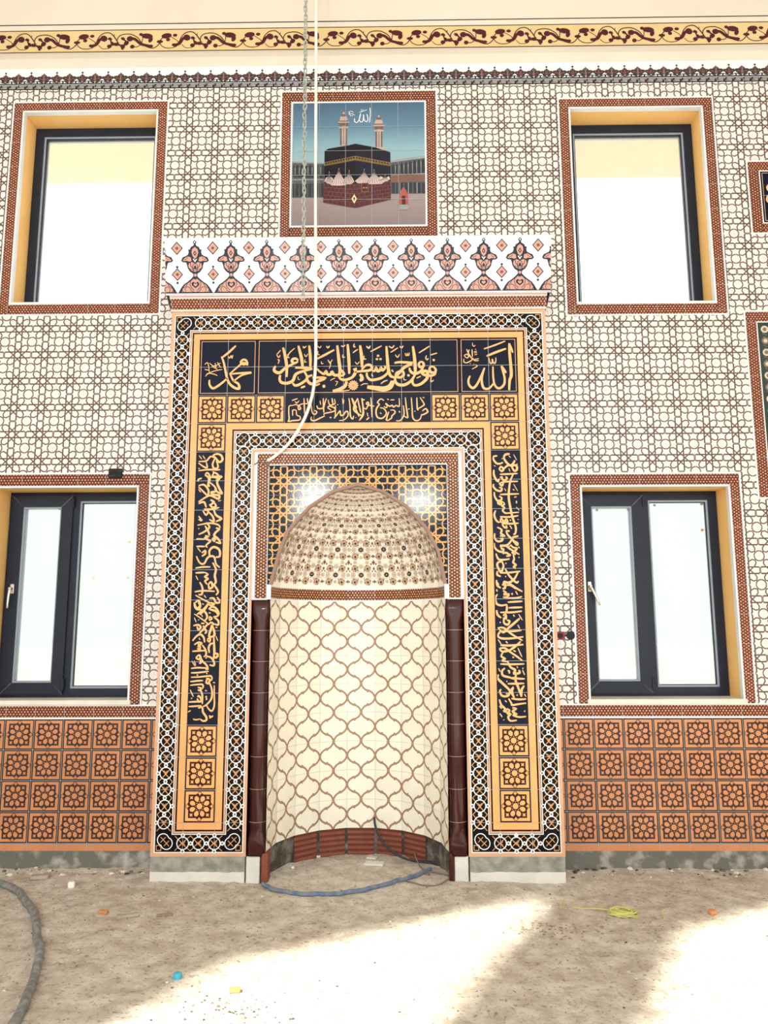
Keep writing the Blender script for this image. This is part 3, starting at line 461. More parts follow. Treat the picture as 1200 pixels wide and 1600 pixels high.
# ceiling with two added openings, cut to the shape of the floor's sun patches
off = (WTOP+Z0)/math.tan(SUN_EL)
def quad(A, l1, l2, s):
    A = Vector(A); d2 = Vector((.46,.888))
    B = A + D1*l1*s; return [A, B, B-d2*l2, A-d2*l2]
q1 = quad((1.12,-.27), 1.9, 3.0, -1); q2 = quad((1.74,-.78), 2.6, 3.0, 1)
hl = [[(p-D2*off) for p in q] for q in (q1, q2)]
cx0, cx1, cy0, cy1 = -5.2, 5.6, -10.5, CY
outl = [Vector((cx0,cy0,0)),Vector((cx1,cy0,0)),Vector((cx1,cy1,0)),Vector((cx0,cy1,0))]
loops = [outl] + [[Vector((p.x,p.y,0)) for p in h] for h in hl]
flat = [v for l in loops for v in l]; mb = MB()
for t in tessellate_polygon(loops):
    mb.poly([(flat[i].x, flat[i].y, WTOP) for i in t], 'side_plaster'); mb.poly([(flat[i].x, flat[i].y, WTOP+.18) for i in t], 'side_plaster')
for l in loops:
    for i in range(len(l)):
        a, b = l[i], l[(i+1) % len(l)]
        mb.poly([(a.x,a.y,WTOP),(b.x,b.y,WTOP),(b.x,b.y,WTOP+.18),(a.x,a.y,WTOP+.18)], 'side_plaster')
tag(mb.build('ceiling'), kind='structure')
for nm, a, b in (('wall_left', cx0-.3, cx0), ('wall_right', cx1, cx1+.3)):
    mb = MB(); mb.box(a, b, cy0, YB, -3.8, WTOP+.18, 'side_plaster'); tag(mb.build(nm), kind='structure')

# floor: uneven trodden earth
def floor_h(x, y):
    p = Vector((x, y, 0))
    h = noise.noise(p*1.1)*.012 + noise.noise(p*4)*.009 + noise.noise(p*15)*.007 + noise.noise(p*38)*.003
    h += noise.noise(p*5+Vector((3,1,0)))*.022*min(1,max(0,(-.7-x)*1.2))*min(1,max(0,(-.25-y)*3))
    return h - .004 + max(0, (.05-abs(y-.24))*.15)*(abs(x) > 1.35)
mb = MB(); rows = []
def axis(pts):
    o = []
    for a, b, n in pts: o += [a+(b-a)*i/n for i in range(n)]
    return o + [pts[-1][1]]
ax = axis([(-5.2,-2.8,14),(-2.8,3.0,240),(3.0,5.6,14)]); ay = axis([(-10.5,-2.4,26),(-2.4,.62,130)])
for y in ay: rows.append([(x, y, -3.55+floor_h(x,y)) for x in ax])
mb.grid(rows, 'dirt'); tag(mb.build('floor'), kind='structure')

# raw base course under the tiling
mb = MB()
for a, b in ((-4.2,-1.30),(1.31,4.4)):
    n = 60; r = []
    for j, z in enumerate((-3.60,-3.545,-3.52,-3.46,-3.435)):
        r.append([(a+(b-a)*i/n, W-.006-[.03,.014,.004,.002,.0][j]*(1+noise.noise(Vector((i*.37,j,a)))), z) for i in range(n+1)])
    mb.grid(r, 'raw_concrete')
tag(mb.build('baseboard_front'), kind='structure')

# ------------------------------------------------------------------ windows
def frame_ring(mb, x0, z0, x1, z1, w, y0, y1, mname, wb=None):
    wb = wb or w
    mb.box(x0, x1, y0, y1, z1-w, z1, mname); mb.box(x0, x1, y0, y1, z0, z0+wb, mname)
    mb.box(x0, x0+w, y0, y1, z0+wb, z1-w, mname); mb.box(x1-w, x1, y0, y1, z0+wb, z1-w, mname)
def bevel_frame(mb, x0, z0, x1, z1, w, y0, y1, mname, edge, e=.012):
    frame_ring(mb, x0, z0, x1, z1, w-e, y0, y1, mname)
    frame_ring(mb, x0+w-e, z0+w-e, x1-w+e, z1-w+e, e, y0+.012, y1, edge)
def window(idx, key):
    ix0, iz0, ix1, iz1 = wins[key]; lower = key[0] == 'L'
    root = struct_empty('window_%d' % idx, ((ix0+ix1)/2, W, iz0))
    F = Face(wall_at(W-.006)); o = outer[key]
    surround(F, o[0], o[1], o[2], o[3], ix0, iz0, ix1, iz1, bottom=not lower)
    for k in range(-20, 21):                                       # tile joints of the strip
        z = .1+.2*k
        if o[1] < z < o[3]:
            F.put(rect(o[0], z-.0012, ix0-.008, z+.0012), 'grout', 4); F.put(rect(ix1+.008, z-.0012, o[2], z+.0012), 'grout', 4)
        x = (-1.41 if ix0 < 0 else 1.38)+.2*k
        if o[0] < x < o[2]:
            F.put(rect(x-.0012, iz1+.008, x+.0012, o[3]), 'grout', 4)
            if not lower: F.put(rect(x-.0012, o[1], x+.0012, iz0-.008), 'grout', 4)
    F.build('tile_surround', root)
    mb = MB()                                                      # pale corner profile around the opening
    e = .009
    mb.box(ix0-e, ix0+.004, W-.012, W+.03, iz0, iz1, 'edge_trim'); mb.box(ix1-.004, ix1+e, W-.012, W+.03, iz0, iz1, 'edge_trim')
    mb.box(ix0-e, ix1+e, W-.012, W+.03, iz1-.004, iz1+e, 'edge_trim')
    if not lower: mb.box(ix0-e, ix1+e, W-.014, W+.03, iz0-e, iz0+.006, 'edge_trim')
    mb.build('corner_profile', root)
    y0, y1 = .452, .53
    if lower:
        sz = iz0+.030
        mb = MB(); mb.box(ix0-.02 if key == 'LR' else ix0-.01, ix1+.02, W-.022, .47, iz0-.002, sz, 'sill_stone', .004); mb.build('window_sill', root)
    else:
        sz = iz0+.014
        mb = MB(); mb.box(ix0+.005, ix1-.005, W-.004, .47, iz0, sz, 'sill_stone'); mb.build('window_sill', root)
    fr = MB()
    if lower:
        xm = -2.118 if key == 'LL' else 2.052
        fx0, fx1 = ix0-.0, ix1+.0
        # fixed outer frame, mullion
        frame_ring(fr, fx0+.004, sz, fx1-.004, iz1-.004, .062, y0+.012, y1, 'frame_grey')
        fr.box(xm-.010, xm+.046, y0+.006, y1, sz+.06, iz1-.06, 'frame_grey')
        fr.box(xm-.004, xm+.002, y0+.002, y0+.01, sz+.06, iz1-.06, 'gasket')
        f = fr.build('frame', root)
        g = MB(); gx0, gx1 = xm+.046, fx1-.066
        frame_ring(g, gx0, sz+.062, gx1, iz1-.066, .014, y0+.022, y0+.05, 'frame_edge'); frame_ring(g, gx0+.014, sz+.076, gx1-.014, iz1-.08, .004, y0+.03, y0+.05, 'gasket'); g.build('glazing_bead', root)
        g = MB(); g.box(gx0+.01, gx1-.01, y0+.036, y0+.042, sz+.07, iz1-.075, 'film_glass'); pane = g.build('pane', root)
        s = MB(); sx0, sx1, s0, s1 = fx0+.030, xm+.004, sz+.022, iz1-.030
        bevel_frame(s, sx0, s0, sx1, s1, .094, y0-.012, y0+.05, 'frame_grey', 'frame_edge', .012)
        # mitre welds at the corners
        w = .082
        for (ax_, az_, dx, dz) in ((sx0,s0,1,1),(sx1,s0,-1,1),(sx0,s1,1,-1),(sx1,s1,-1,-1)):
            s.poly([(ax_,y0-.0124,az_),(ax_+dx*w,y0-.0124,az_+dz*w),(ax_+dx*w+.0015,y0-.0124,az_+dz*w-.0015),(ax_+.002,y0-.0124,az_)], 'frame_edge')
        sash = s.build('sash', root)
        g = MB(); g.box(sx0+.088, sx1-.088, y0+.018, y0+.024, s0+.088, s1-.088, 'film_glass'); g.build('pane', sash)
        h = MB(); hx = sx0+.045; hz = -1.70
        h.box(hx-.014, hx+.014, y0-.024, y0-.0115, hz-.035, hz+.035, 'chrome', .004)
        h.box(hx-.010, hx+.010, y0-.058, y0-.022, hz-.010, hz+.010, 'chrome', .003)
        ang = .42 if key == 'LR' else -.06; L = .145 if key == 'LR' else .14
        ca, sa = math.sin(ang), math.cos(ang)
        rows = []
        for t in range(9):
            f_ = t/8; px = hx+ca*L*f_; pz = hz-sa*L*f_; r = .010-.003*f_
            rows.append([(px+r*math.cos(a)*sa, y0-.052-.006*math.sin(f_*3.1)+r*.7*math.sin(a), pz+r*math.cos(a)*ca) for a in [i*math.pi/4 for i in range(8)]])
        h.grid(rows, 'chrome', True, True, True); hd = h.build('handle', sash); hd['label'] = 'chrome lever handle'
        h = MB(); h.box(sx1-.006, sx1+.012, y0-.022, y0-.006, s0+.03, s0+.11, 'frame_grey', .003); h.box(sx1-.006, sx1+.012, y0-.022, y0-.006, s1-.09, s1-.02, 'frame_grey', .003); h.build('hinge', sash)
        # stickers left on the glass
        st = [(-2.22,-1.11,.012,'sticker')] if key == 'LL' else [(1.728,-1.140,.012,'sticker'),(1.955,-1.140,.012,'sticker')]
        for (a, b, r, mn) in st:
            q = MB(); q.poly([(a+u, y0+.0165, b+v) for u, v in star(0,0,r,r*.7,6)], mn); q.build('sticker', sash)
        st = [(-1.95,-1.62,.013,'film_yellow'),(-1.70,-1.36,.012,'film_yellow'),(-1.70,-1.62,.012,'film_yellow')] if key == 'LL' else [(2.155,-1.105,.012,'sticker'),(2.500,-1.095,.015,'sticker'),(2.492,-1.290,.014,'chip_orange')]
        for (a, b, r, mn) in st:
            q = MB(); q.poly([(a+u, y0+.0345, b+v) for u, v in star(0,0,r,r*.7,6)], mn); q.build('sticker', root)
    else:
        bevel_frame(fr, ix0+.004, sz-.030, ix1-.004, iz1-.004, .078, y0, y1, 'frame_grey', 'frame_edge', .014)
        f = fr.build('frame', root)
        g = MB(); frame_ring(g, ix0+.082, sz+.048, ix1-.082, iz1-.082, .005, y0+.02, y0+.05, 'gasket'); g.build('gasket_strip', root)
        g = MB(); g.box(ix0+.078, ix1-.078, y0+.032, y0+.038, sz+.044, iz1-.078, 'clear_glass'); g.build('pane', root)
    return root
for i, k in enumerate(('UL','UR','LL','LR')): window(i+1, k)

# ------------------------------------------------------------------ dado of star tiles below the lower windows
def dado(x0, x1, ox, label):
    t = thing('tile_dado', ((x0+x1)/2, W, -3.45), label, 'wall tiles', 'star tile dados')
    F = Face(wall_at(W-.006)); F.put(rect(x0,-2.594,x1,-2.498), 'white_glaze', 0)
    trim(F, x0, -2.582, x1, -2.508, False)
    i = math.ceil((x0-ox)/.2)
    while ox+.2*i < x1: F.put(rect(ox+.2*i-.0014,-2.582,ox+.2*i+.0014,-2.508), 'grout', 4); i += 1
    F.build('border_strip', t)
    F = Face(wall_at(W-.007)); F.clips = [rect(x0,-3.396,x1,-2.594)]
    F.put(rect(x0,-3.396,x1,-2.594), 'dado_line', 0)
    i0 = math.floor((x0-ox)/.2)
    for i in range(i0, math.ceil((x1-ox)/.2)):
        for j in range(4): rosette(F, ox+.2*i+.1, -2.594-.1-.2*j, .2, 'dado_orange', 'dado_line')
    F.clips = None
    grout(F, x0, -3.394, x1, -2.596, ox, -2.594, .2, 'grout', .0026, 6)
    F.build('star_tiles', t)
    F = Face(wall_at(W-.007)); F.put(rect(x0,-3.442,x1,-3.398), 'dado_orange', 0); grout(F, x0, -3.442, x1, -3.398, ox, -9, .2, 'grout', .002, 1); F.build('plain_strip', t)
dado(-4.2, -1.300, -1.409, 'orange star tile dado under the window left of the prayer niche')
dado(1.312, 4.4, 1.38, 'orange star tile dado under the window right of the prayer niche')
# ------------------------------------------------------------------ the prayer niche
niche = thing('prayer_niche', (0, 0, -3.55), 'tall tiled prayer niche with calligraphy frame, cream dome and lattice lining', 'prayer niche')
# masonry body behind the tile face
mb = MB()
mb.box(-1.303,-.715, .012, W-.001, -3.40, .20, 'white_glaze'); mb.box(.715,1.303, .012, W-.001, -3.40, .20, 'white_glaze')
mb.box(-.715,.715, .03, W-.001, -.88, .20, 'white_glaze')
mb.build('body', niche)

def PI(d): return [(-1.3+d,.2-d),(1.3-d,.2-d),(1.3-d,-3.4+d),(.7+d,-3.4+d),(.7+d,-.8+d),(-.7-d,-.8+d),(-.7-d,-3.4+d),(-1.3+d,-3.4+d)]
def band(F, d0, d1, mname, layer):
    a, b = PI(d0), PI(d1)
    for i in range(8): j = (i+1) % 8; F.put([a[i], a[j], b[j], b[i]], mname, layer)
F = Face(wall_at(0.0))
F.box(-1.304,-.70,0,.012,-3.404,.205,'peach'); F.box(.70,1.304,0,.012,-3.404,.205,'peach'); F.box(-.70,.70,0,.012,-.80,.205,'peach')
band(F, 0, .019, 'peach', 1); band(F, .019, .0245, 'white_glaze', 1); band(F, .0245, .1275, 'chain_base', 1); band(F, .1275, .133, 'white_glaze', 1)
band(F, .133, .1365, 'trim_dark', 1); band(F, .1365, .1475, 'peach', 1); band(F, .1475, .1575, 'black_glaze', 1); band(F, .1575, .201, 'gold', 1)
d = .076; zt = .2-d
for i in range(-11, 12): chain_link(F, .1*i, zt, True)
for i in range(-7, 8): chain_link(F, .1*i, -.8+d+.0, True)
for s in (-1, 1):
    for k in range(0, 33): chain_link(F, s*(1.3-d), -.1*k, False)
    for k in range(8, 33): chain_link(F, s*(.7+d), -.1*k, False)
    for i in (9, 10, 11): chain_link(F, s*.1*i, -3.4+d, True)
    for (x, z, qx, qz) in ((1.3-d, zt, -1, -1), (1.3-d, -3.4+d, -1, 1), (.7+d, -3.4+d, 1, 1), (.7+d, -.8+d, 1, 1)):
        for a, b in ((.022*qx, 0), (0, .022*qz)):
            F.put(ngon(s*(x+a), z+b, .0395, 14), 'white_glaze', 4); F.put(ngon(s*(x+a), z+b, .0338, 14), 'chain_base', 4.8)
            F.line([(s*(x+a)-.016, z+b-.016), (s*(x+a)+.016, z+b+.016)], .004, 'chain_gold', 5.6); F.line([(s*(x+a)-.016, z+b+.016), (s*(x+a)+.016, z+b-.016)], .004, 'chain_gold', 5.6)
        ex, ez = x-qx*.042, z-qz*.042
        F.line([(s*ex, ez), (s*(ex+qx*.030), ez), (s*(ex+qx*.030), ez+qz*.018), (s*(ex+qx*.018), ez+qz*.030), (s*ex, ez+qz*.030), (s*ex, ez)], .004, 'chain_gold', 3)
# joints of the frame tiles
for k in range(0, 18):
    z = -.2*k if k < 17 else -3.2
    for a, b in ((-1.302,-1.1),(1.1,1.302)): F.put(rect(a, z-.0011, b, z+.0011), 'grout', 8)
    if k >= 4:
        for a, b in ((-.9,-.70),(.70,.9)): F.put(rect(a, z-.0011, b, z+.0011), 'grout', 8)
for i in range(-6, 6):
    x = .1+.2*i; F.put(rect(x-.0011, 0, x+.0011, .203), 'grout', 8)
    if -.7 < x < .7: F.put(rect(x-.0011, -.8, x+.0011, -.6), 'grout', 8)
for x in (-1.1,-.9,.9,1.1): F.put(rect(x-.0011,-3.402,x+.0011,-3.2), 'grout', 8)
F.build('chain_border', niche)

def panel(name, x0, z0, x1, z1, key, joints=True, line=True, **kw):
    F = Face(wall_at(-.0035)); F.box(x0+.001,x1-.001,-.0035,-.0002,z0+.001,z1-.001,'navy')
    if line:
        F.puts([rect(x0+.012,z0+.012,x1-.012,z0+.016), rect(x0+.012,z1-.016,x1-.012,z1-.012), rect(x0+.012,z0+.012,x0+.016,z1-.012), rect(x1-.016,z0+.012,x1-.012,z1-.012)], 'peach', 2)
        F.puts([rect(x0,z0,x1,z0+.005), rect(x0,z1-.005,x1,z1), rect(x0,z0,x0+.005,z1), rect(x1-.005,z0,x1,z1)], 'black_glaze', 2)
    ink(F, key, clip=rect(x0+.006,z0+.006,x1-.006,z1-.006), **kw)
    if joints:
        i = math.ceil((x0+1.1+.001)/.2)
        while -1.1+.2*i < x1-.001: x = -1.1+.2*i; F.put(rect(x-.0013, z0, x+.0013, z1), 'grout', 7); i += 1
        j = math.ceil((z0+.001)/.2)
        while .2*j < z1-.001: F.put(rect(x0, .2*j-.0013, x1, .2*j+.0013), 'grout', 7.5); j += 1
    return F.build(name, niche)
panel('name_panel', -1.1,-.4,-.7,0, 'name_left')['label'] = 'left navy panel with a gold calligraphic name'
panel('name_panel', .7,-.4,1.1,0, 'name_right')['label'] = 'right navy panel with a gold calligraphic name'
F0 = panel('verse_panel', -.7,-.4,.7,0, 'verse_top'); F0['label'] = 'wide navy panel with large gold calligraphy and a flower'
# flower rosette under the verse
F = Face(wall_at(-.0085)); cx, cz = -.032, -.338
for r, n, mn in ((.037,14,'ink'),(.030,10,'trim_dot'),(.022,9,'ink'),(.013,6,'trim_dot')): F.puts(fan(star(cx,cz,r,r*.78,n), (cx,cz)), mn, {.037:1,.030:2,.022:3,.013:4}[r])
F.build('flower_ornament', niche)
panel('verse_strip', -.5,-.6,.5,-.4, 'verse_small', line=False, wmul=.85)['label'] = 'narrow navy strip with one line of small gold calligraphy'
panel('vertical_verse_panel', -1.1,-2.6,-.9,-.8, 'verse_left', line=False)['label'] = 'left upright navy panel of gold calligraphy read sideways'
panel('vertical_verse_panel', .9,-2.6,1.1,-.8, 'verse_right', line=False)['label'] = 'right upright navy panel of gold calligraphy read sideways'
spots = [(x,-.5) for x in (-1,-.8,-.6,.6,.8,1)] + [(-1,-.7),(1,-.7)] + [(s,z) for s in (-1,1) for z in (-2.7,-2.9,-3.1)]
ros0 = None
for (x, z) in spots:
    if ros0 is None:
        F = Face(wall_at(-.0035)); F.box(x-.0985,x+.0985,-.0035,-.0002,z-.0985,z+.0985,'rosette_line'); rosette(F, x, z, .197, 'gold', 'rosette_line')
        for a in (-.0993, .0993): F.put(rect(x+a-.0009, z-.1, x+a+.0009, z+.1), 'grout', 6); F.put(rect(x-.1, z+a-.0009, x+.1, z+a+.0009), 'grout', 6)
        ros0 = F.build('rosette_tile', niche); p0 = (x, z)
    else:
        o = ros0.copy(); scn.collection.objects.link(o); o.parent = niche; o.location = (x-p0[0], 0, z-p0[1])

# inner brown frame and the star field around the arch
F = Face(wall_at(-.001)); ARCH = [(-.588,-1.70),(-.560,-1.59),(-.533,-1.482),(-.475,-1.336),(-.33,-1.172),(-.175,-1.070),(0,-1.018),(.175,-1.070),(.335,-1.172),(.475,-1.330),(.545,-1.482),(.570,-1.59),(.590,-1.70)]
F.box(-.70,-.60,-.001,.03,-1.80,-.802,'bright_tile'); F.box(.60,.70,-.001,.03,-1.80,-.802,'bright_tile'); F.box(-.60,.60,-.001,.03,-.895,-.802,'bright_tile')
trim(F, -.680,-.888,.680,-.813, False, 'niche_dot', 'trim_dark')
trim(F, -.680,-1.790,-.604,-.888, True, 'niche_dot', 'trim_dark'); trim(F, .604,-1.790,.680,-.888, True, 'niche_dot', 'trim_dark')
for i in range(-6, 7):
    x = .1+.2*(i-1)
    if -.68 < x < .68: F.put(rect(x-.001,-.888,x+.001,-.813), 'grout', 5)
for k in range(5, 9):
    for a, b in ((-.68,-.604),(.604,.68)): F.put(rect(a,-.2*k-.001,b,-.2*k+.001), 'grout', 5)
F.build('niche_frame', niche)
for s in (-1, 1):
    mb = MB(); a, b = sorted((s*.574, s*.604)); mb.box(a, b, .002, .028, -1.797, -1.700, 'bright_tile'); mb.build('frame_return', niche)
F = Face(wall_at(.0)); quads = []
for i in range(len(ARCH)-1):
    (a,b),(c,d) = ARCH[i], ARCH[i+1]; quads.append([(a,b),(c,d),(c,-.895),(a,-.895)])
quads += [rect(-.60,-1.70,-.588,-.895), rect(.590,-1.70,.60,-.895)]
for q in quads:
    F.poly([(x,0,z) for x,z in q], 'spandrel_blue'); F.poly([(x,.02,z) for x,z in q][::-1], 'spandrel_blue')
F.clips = quads
star_pattern(F, -.594,-1.70,.594,-.902, -.6,-.9, .2, 'spandrel_gold', .0092); grout(F, -.594,-1.70,.594,-.902, -.6,-.9, .2, 'grout', .0014)
F.clips = None; F.k = 0
old = F.clips
for i in range(-3, 3):
    for j in range(-5, 0):
        cx, cz = -.6+.2*(i+3)+.1, -.9+.2*(j+0)+.1-.0
        F.clips = quads
        for k in range(8):
            a = R(22.5+45*k); c = (cx+.0295*math.cos(a)*1.08, cz+.0295*math.sin(a)*1.08)
            F.put(ngon(c[0], c[1], .006, 3, a), 'spandrel_brown', 1)
F.clips = None
F.build('spandrel', niche)
# stepped rim of the arch
mb = MB(); inn = [(x*.964, -1.70+(z+1.70)*.972) for x, z in ARCH]
for i in range(len(ARCH)-1):
    a, b, c, d = ARCH[i], ARCH[i+1], inn[i+1], inn[i]
    mb.poly([(a[0],-.010,a[1]),(b[0],-.010,b[1]),(c[0],-.010,c[1]),(d[0],-.010,d[1])], 'rim')
    mb.poly([(a[0],-.010,a[1]),(b[0],-.010,b[1]),(b[0],.012,b[1]),(a[0],.012,a[1])], 'rim'); mb.poly([(d[0],-.010,d[1]),(c[0],-.010,c[1]),(c[0],.03,c[1]),(d[0],.03,d[1])], 'rim')
mb.build('arch_rim', niche)

# curved lining: nine flat facets of tile on a half round
RN = .577; VX = [(RN*math.cos(R(180-20*k)), .012+RN*math.sin(R(180-20*k))) for k in range(10)]
def lining_fn(u, v, h):
    t = (u+.9)/.2; k = min(8, max(0, int(math.floor(t)))); t -= k
    a, b = VX[k], VX[k+1]; x = a[0]+(b[0]-a[0])*t; y = a[1]+(b[1]-a[1])*t
    nx, ny = (a[1]-b[1]), (b[0]-a[0]); l = math.hypot(nx, ny)
    return (x - -nx/l*-h if False else x+(nx/l)*-h*-1*-1, y+(ny/l)*-h, v) if False else (x + (b[1]-a[1])/l*h, y - (b[0]-a[0])/l*h, v)
def ogee_curve():
    P = [(0,0),(.004,.008),(.012,.018),(.022,.027),(.032,.034),(.040,.040),(.046,.041),(.0475,.050),(.050,.052),(.055,.060),(.066,.068),(.078,.076),(.088,.085),(.096,.094),(.1,.1)]
    P = [(x, z) for x, z in P]
    P = [(0,0),(.0025,.012),(.009,.024),(.020,.036),(.033,.044),(.043,.0475)]
    half = P + [(.046,.0545),(.053,.0515),(.0535,.0475)] + [(.1-a, .1-b) for a, b in P[:-1]][::-1]
    return half
OG = ogee_curve()
F = Face(lining_fn); ZT, ZB, ZL = -1.797, -3.378, -1.985
for k in range(9):
    u0 = -.9+.2*k; F.clips = None
    F.put(rect(u0, ZB, u0+.2, ZT), 'niche_cream', 0)
    a, b = VX[k], VX[k+1]; F.poly([(a[0],a[1],ZB),(b[0],b[1],ZB),(b[0]*1.03,b[1]*1.03,ZB),(a[0]*1.03,a[1]*1.03,ZB)], 'niche_cream')
    F.poly([(a[0]*1.03,a[1]*1.03,ZB),(b[0]*1.03,b[1]*1.03,ZB),(b[0]*1.03,b[1]*1.03,ZT),(a[0]*1.03,a[1]*1.03,ZT)], 'mortar_dark')
    F.clips = [rect(u0+.0002, ZB, u0+.1998, ZT)]
    c = u0+.1
    for j in range(-8, 2):
        zn = ZL+.2*j
        for s in (-1, 1):
            for g in (-1, 1):
                L = [(c+s*(.002+x*.96), zn+g*z) for x, z in OG]
                F.line(L, .0125, 'ogee_dark', 2); F.line(L, .0072, 'ogee', 3)
    F.clips = None
    F.put(rect(u0-.0+.0002, ZB, u0+.0012, ZT), 'grout', 1); F.put(rect(u0+.1988, ZB, u0+.1998, ZT), 'grout', 1)
    for j in range(-6, 1): F.put(rect(u0, ZL+.2*j-.001, u0+.2, ZL+.2*j+.001), 'grout', 1.5)
F.build('niche_lining', niche)
F = Face(lining_fn)
for k in range(9):
    u0 = -.9+.2*k; F.clips = None; F.put(rect(u0, ZT, u0+.2, -1.70), 'bright_tile', 4)
    F.clips = [rect(u0+.0002, ZT, u0+.1998, -1.70)]
    trim(F, u0, -1.787, u0+.2, -1.712, False, 'niche_dot', 'trim_dark', layer=5); F.put(rect(u0+.1985,-1.787,u0+.2,-1.712), 'bright_tile' if k in (4,) else 'grout', 10)
F.clips = None
F.build('lining_band', niche)

# half dome with small flower tiles
PR = [(.575,-1.700),(.553,-1.59),(.517,-1.482),(.460,-1.336),(.318,-1.172),(.168,-1.075),(.0,-1.022)]
PS = smooth_line(PR, 5); PL = [0]
for i in range(1, len(PS)): PL.append(PL[-1]+math.hypot(PS[i][0]-PS[i-1][0], PS[i][1]-PS[i-1][1]))
def prof_at(v):
    v = min(max(v, 0), PL[-1])
    for i in range(1, len(PL)):
        if v <= PL[i]:
            t = (v-PL[i-1])/(PL[i]-PL[i-1]); return (PS[i-1][0]+(PS[i][0]-PS[i-1][0])*t, PS[i-1][1]+(PS[i][1]-PS[i-1][1])*t)
    return PS[-1]
def dome_fn(u, v, h):
    r, z = prof_at(v); r = max(r-h, 0); t = u+4.5; k = min(8, max(0, int(math.floor(t)))); t -= k
    a0, a1 = R(180-20*k), R(160-20*k)
    return (r*(math.cos(a0)*(1-t)+math.cos(a1)*t), .012*(r/.575)+r*(math.sin(a0)*(1-t)+math.sin(a1)*t), z-h*.6)
F = Face(dome_fn); VL = PL[-1]; n = 30
for k in range(9):
    for j in range(n):
        F.poly([dome_fn(u, v, 0) for u, v in ((-4.5+k, VL*j/n), (-3.5+k-1e-6, VL*j/n), (-3.5+k-1e-6, VL*(j+1)/n), (-4.5+k, VL*(j+1)/n))], 'dome_cream', False)
H0 = 4                                                             # layers start clear of the facets
def fl(cu, cv, r, kind):
    w = prof_at(cv)[0]*2*math.sin(R(10)); sx = 1/max(w, .03)
    def put(P, mn, l): F.put([(cu+(a)*sx, cv+b) for a, b in P], mn, H0+l)
    if kind == 'dark':
        for i in range(8): a = R(45*i); put(ngon(r*.62*math.cos(a), r*.62*math.sin(a), r*.36, 6), 'dome_dark', 1)
        put(ngon(0,0,r*.45,6), 'dome_brown', 2)
    elif kind == 'rose':
        for i in range(8): a = R(45*i+22); put(ngon(r*.66*math.cos(a), r*.66*math.sin(a), r*.42, 6), 'dome_pale' if i % 2 else 'dome_brown', 1)
        put(ngon(0,0,r*.6,8), 'dome_pale', 2); put(ngon(r*.05,-r*.1,r*.34,6), 'dome_dark', 3)
    elif kind == 'ring':
        for i in range(8): a = R(45*i); put(ngon(r*.78*math.cos(a), r*.78*math.sin(a), r*.24, 5), 'dome_brown', 1)
        put(ngon(0,0,r*.45,6), 'dome_pale', 1)
    elif kind == 'bud': put([(0,-r),(r*.6,0),(0,r),(-r*.6,0)], 'dome_brown', 1); put(ngon(0,0,r*.3,5), 'dome_dark', 2)
for k in range(9):
    cu = -4+k; F.clips = None
    for row in range(5):
        v0 = .100+.190*row
        if v0 > VL-.05: continue
        w = prof_at(v0)[0]*2*math.sin(R(10)); sc = min(1, w/.2*1.15)
        fl(cu, v0, .0205*max(sc,.6), 'dark')
        for s in (-1, 1):
            for g in (-1, 1):
                if 0 < v0+g*.045 < VL-.04: fl(cu+s*.245, v0+g*.050, .0265*max(sc,.45), 'rose')
            fl(cu+s*.30, v0, .018*max(sc,.5), 'ring')
            fl(cu+s*.24, v0+.095, .014*max(sc,.5), 'ring'); fl(cu+s*.4985, v0+.045, .009*sc, 'bud') if False else None
        fl(cu, v0+.064, .018*max(sc,.5), 'ring'); fl(cu, v0-.058 if v0 > .06 else v0, .013*max(sc,.5), 'ring') if row else fl(cu, v0-.05, .013, 'ring')
        for s in (-1, 1): fl(cu+s*.44, v0+.03, .009*max(sc,.5), 'bud'); fl(cu+s*.44, v0-.05, .009*max(sc,.5), 'bud')
        fl(cu+.5, v0+.048, .016*max(sc,.5), 'bud'); fl(cu+.5, v0-.048, .016*max(sc,.5), 'bud'); fl(cu+.5, v0+.0, .015*max(sc,.5), 'ring'); fl(cu+.5, v0+.095, .022*max(sc,.5), 'bud')
        for s in (-1, 1): fl(cu+s*.12, v0+.034, .009*max(sc,.5), 'bud'); fl(cu+s*.12, v0-.034, .009*max(sc,.5), 'bud'); fl(cu+s*.40, v0+.082, .011*max(sc,.5), 'bud')
        L = [(cu-.47,v0+.022),(cu-.2,v0+.020),(cu,v0+.026),(cu+.2,v0+.020),(cu+.47,v0+.022)]
        for g in (-1, 1):
            F.puts([[(a0, b0-.0008), (a1, b1-.0008), (a1, b1+.0008), (a0, b0+.0008)] for (a0,b0),(a1,b1) in zip([(a, v0+g*(b-v0)) for a,b in L][:-1], [(a, v0+g*(b-v0)) for a,b in L][1:])], 'dome_brown', H0+1)
        lw = .0010/max(w,.03)
        for f_ in (-.37, -.12, .12, .37): F.put([(cu+f_-lw, v0-.03), (cu+f_+lw, v0-.03), (cu+f_+lw, v0+.03), (cu+f_-lw, v0+.03)], 'dome_pale', H0+.7)
        F.put([(cu-.495, v0+.0855), (cu+.495, v0+.0855), (cu+.495, v0+.0870), (cu-.495, v0+.0870)], 'dome_pale', H0+.5)
F.build('half_dome', niche)
mb = MB()                                                          # back of the dome shell
for j in range(8):
    for k in range(9):
        mb.poly([dome_fn(u, v, -.02) for u, v in ((-4.5+k, VL*j/8), (-3.5+k-1e-6, VL*j/8), (-3.5+k-1e-6, VL*(j+1)/8), (-4.5+k, VL*(j+1)/8))], 'mortar_dark')
mb.build('dome_shell', niche)

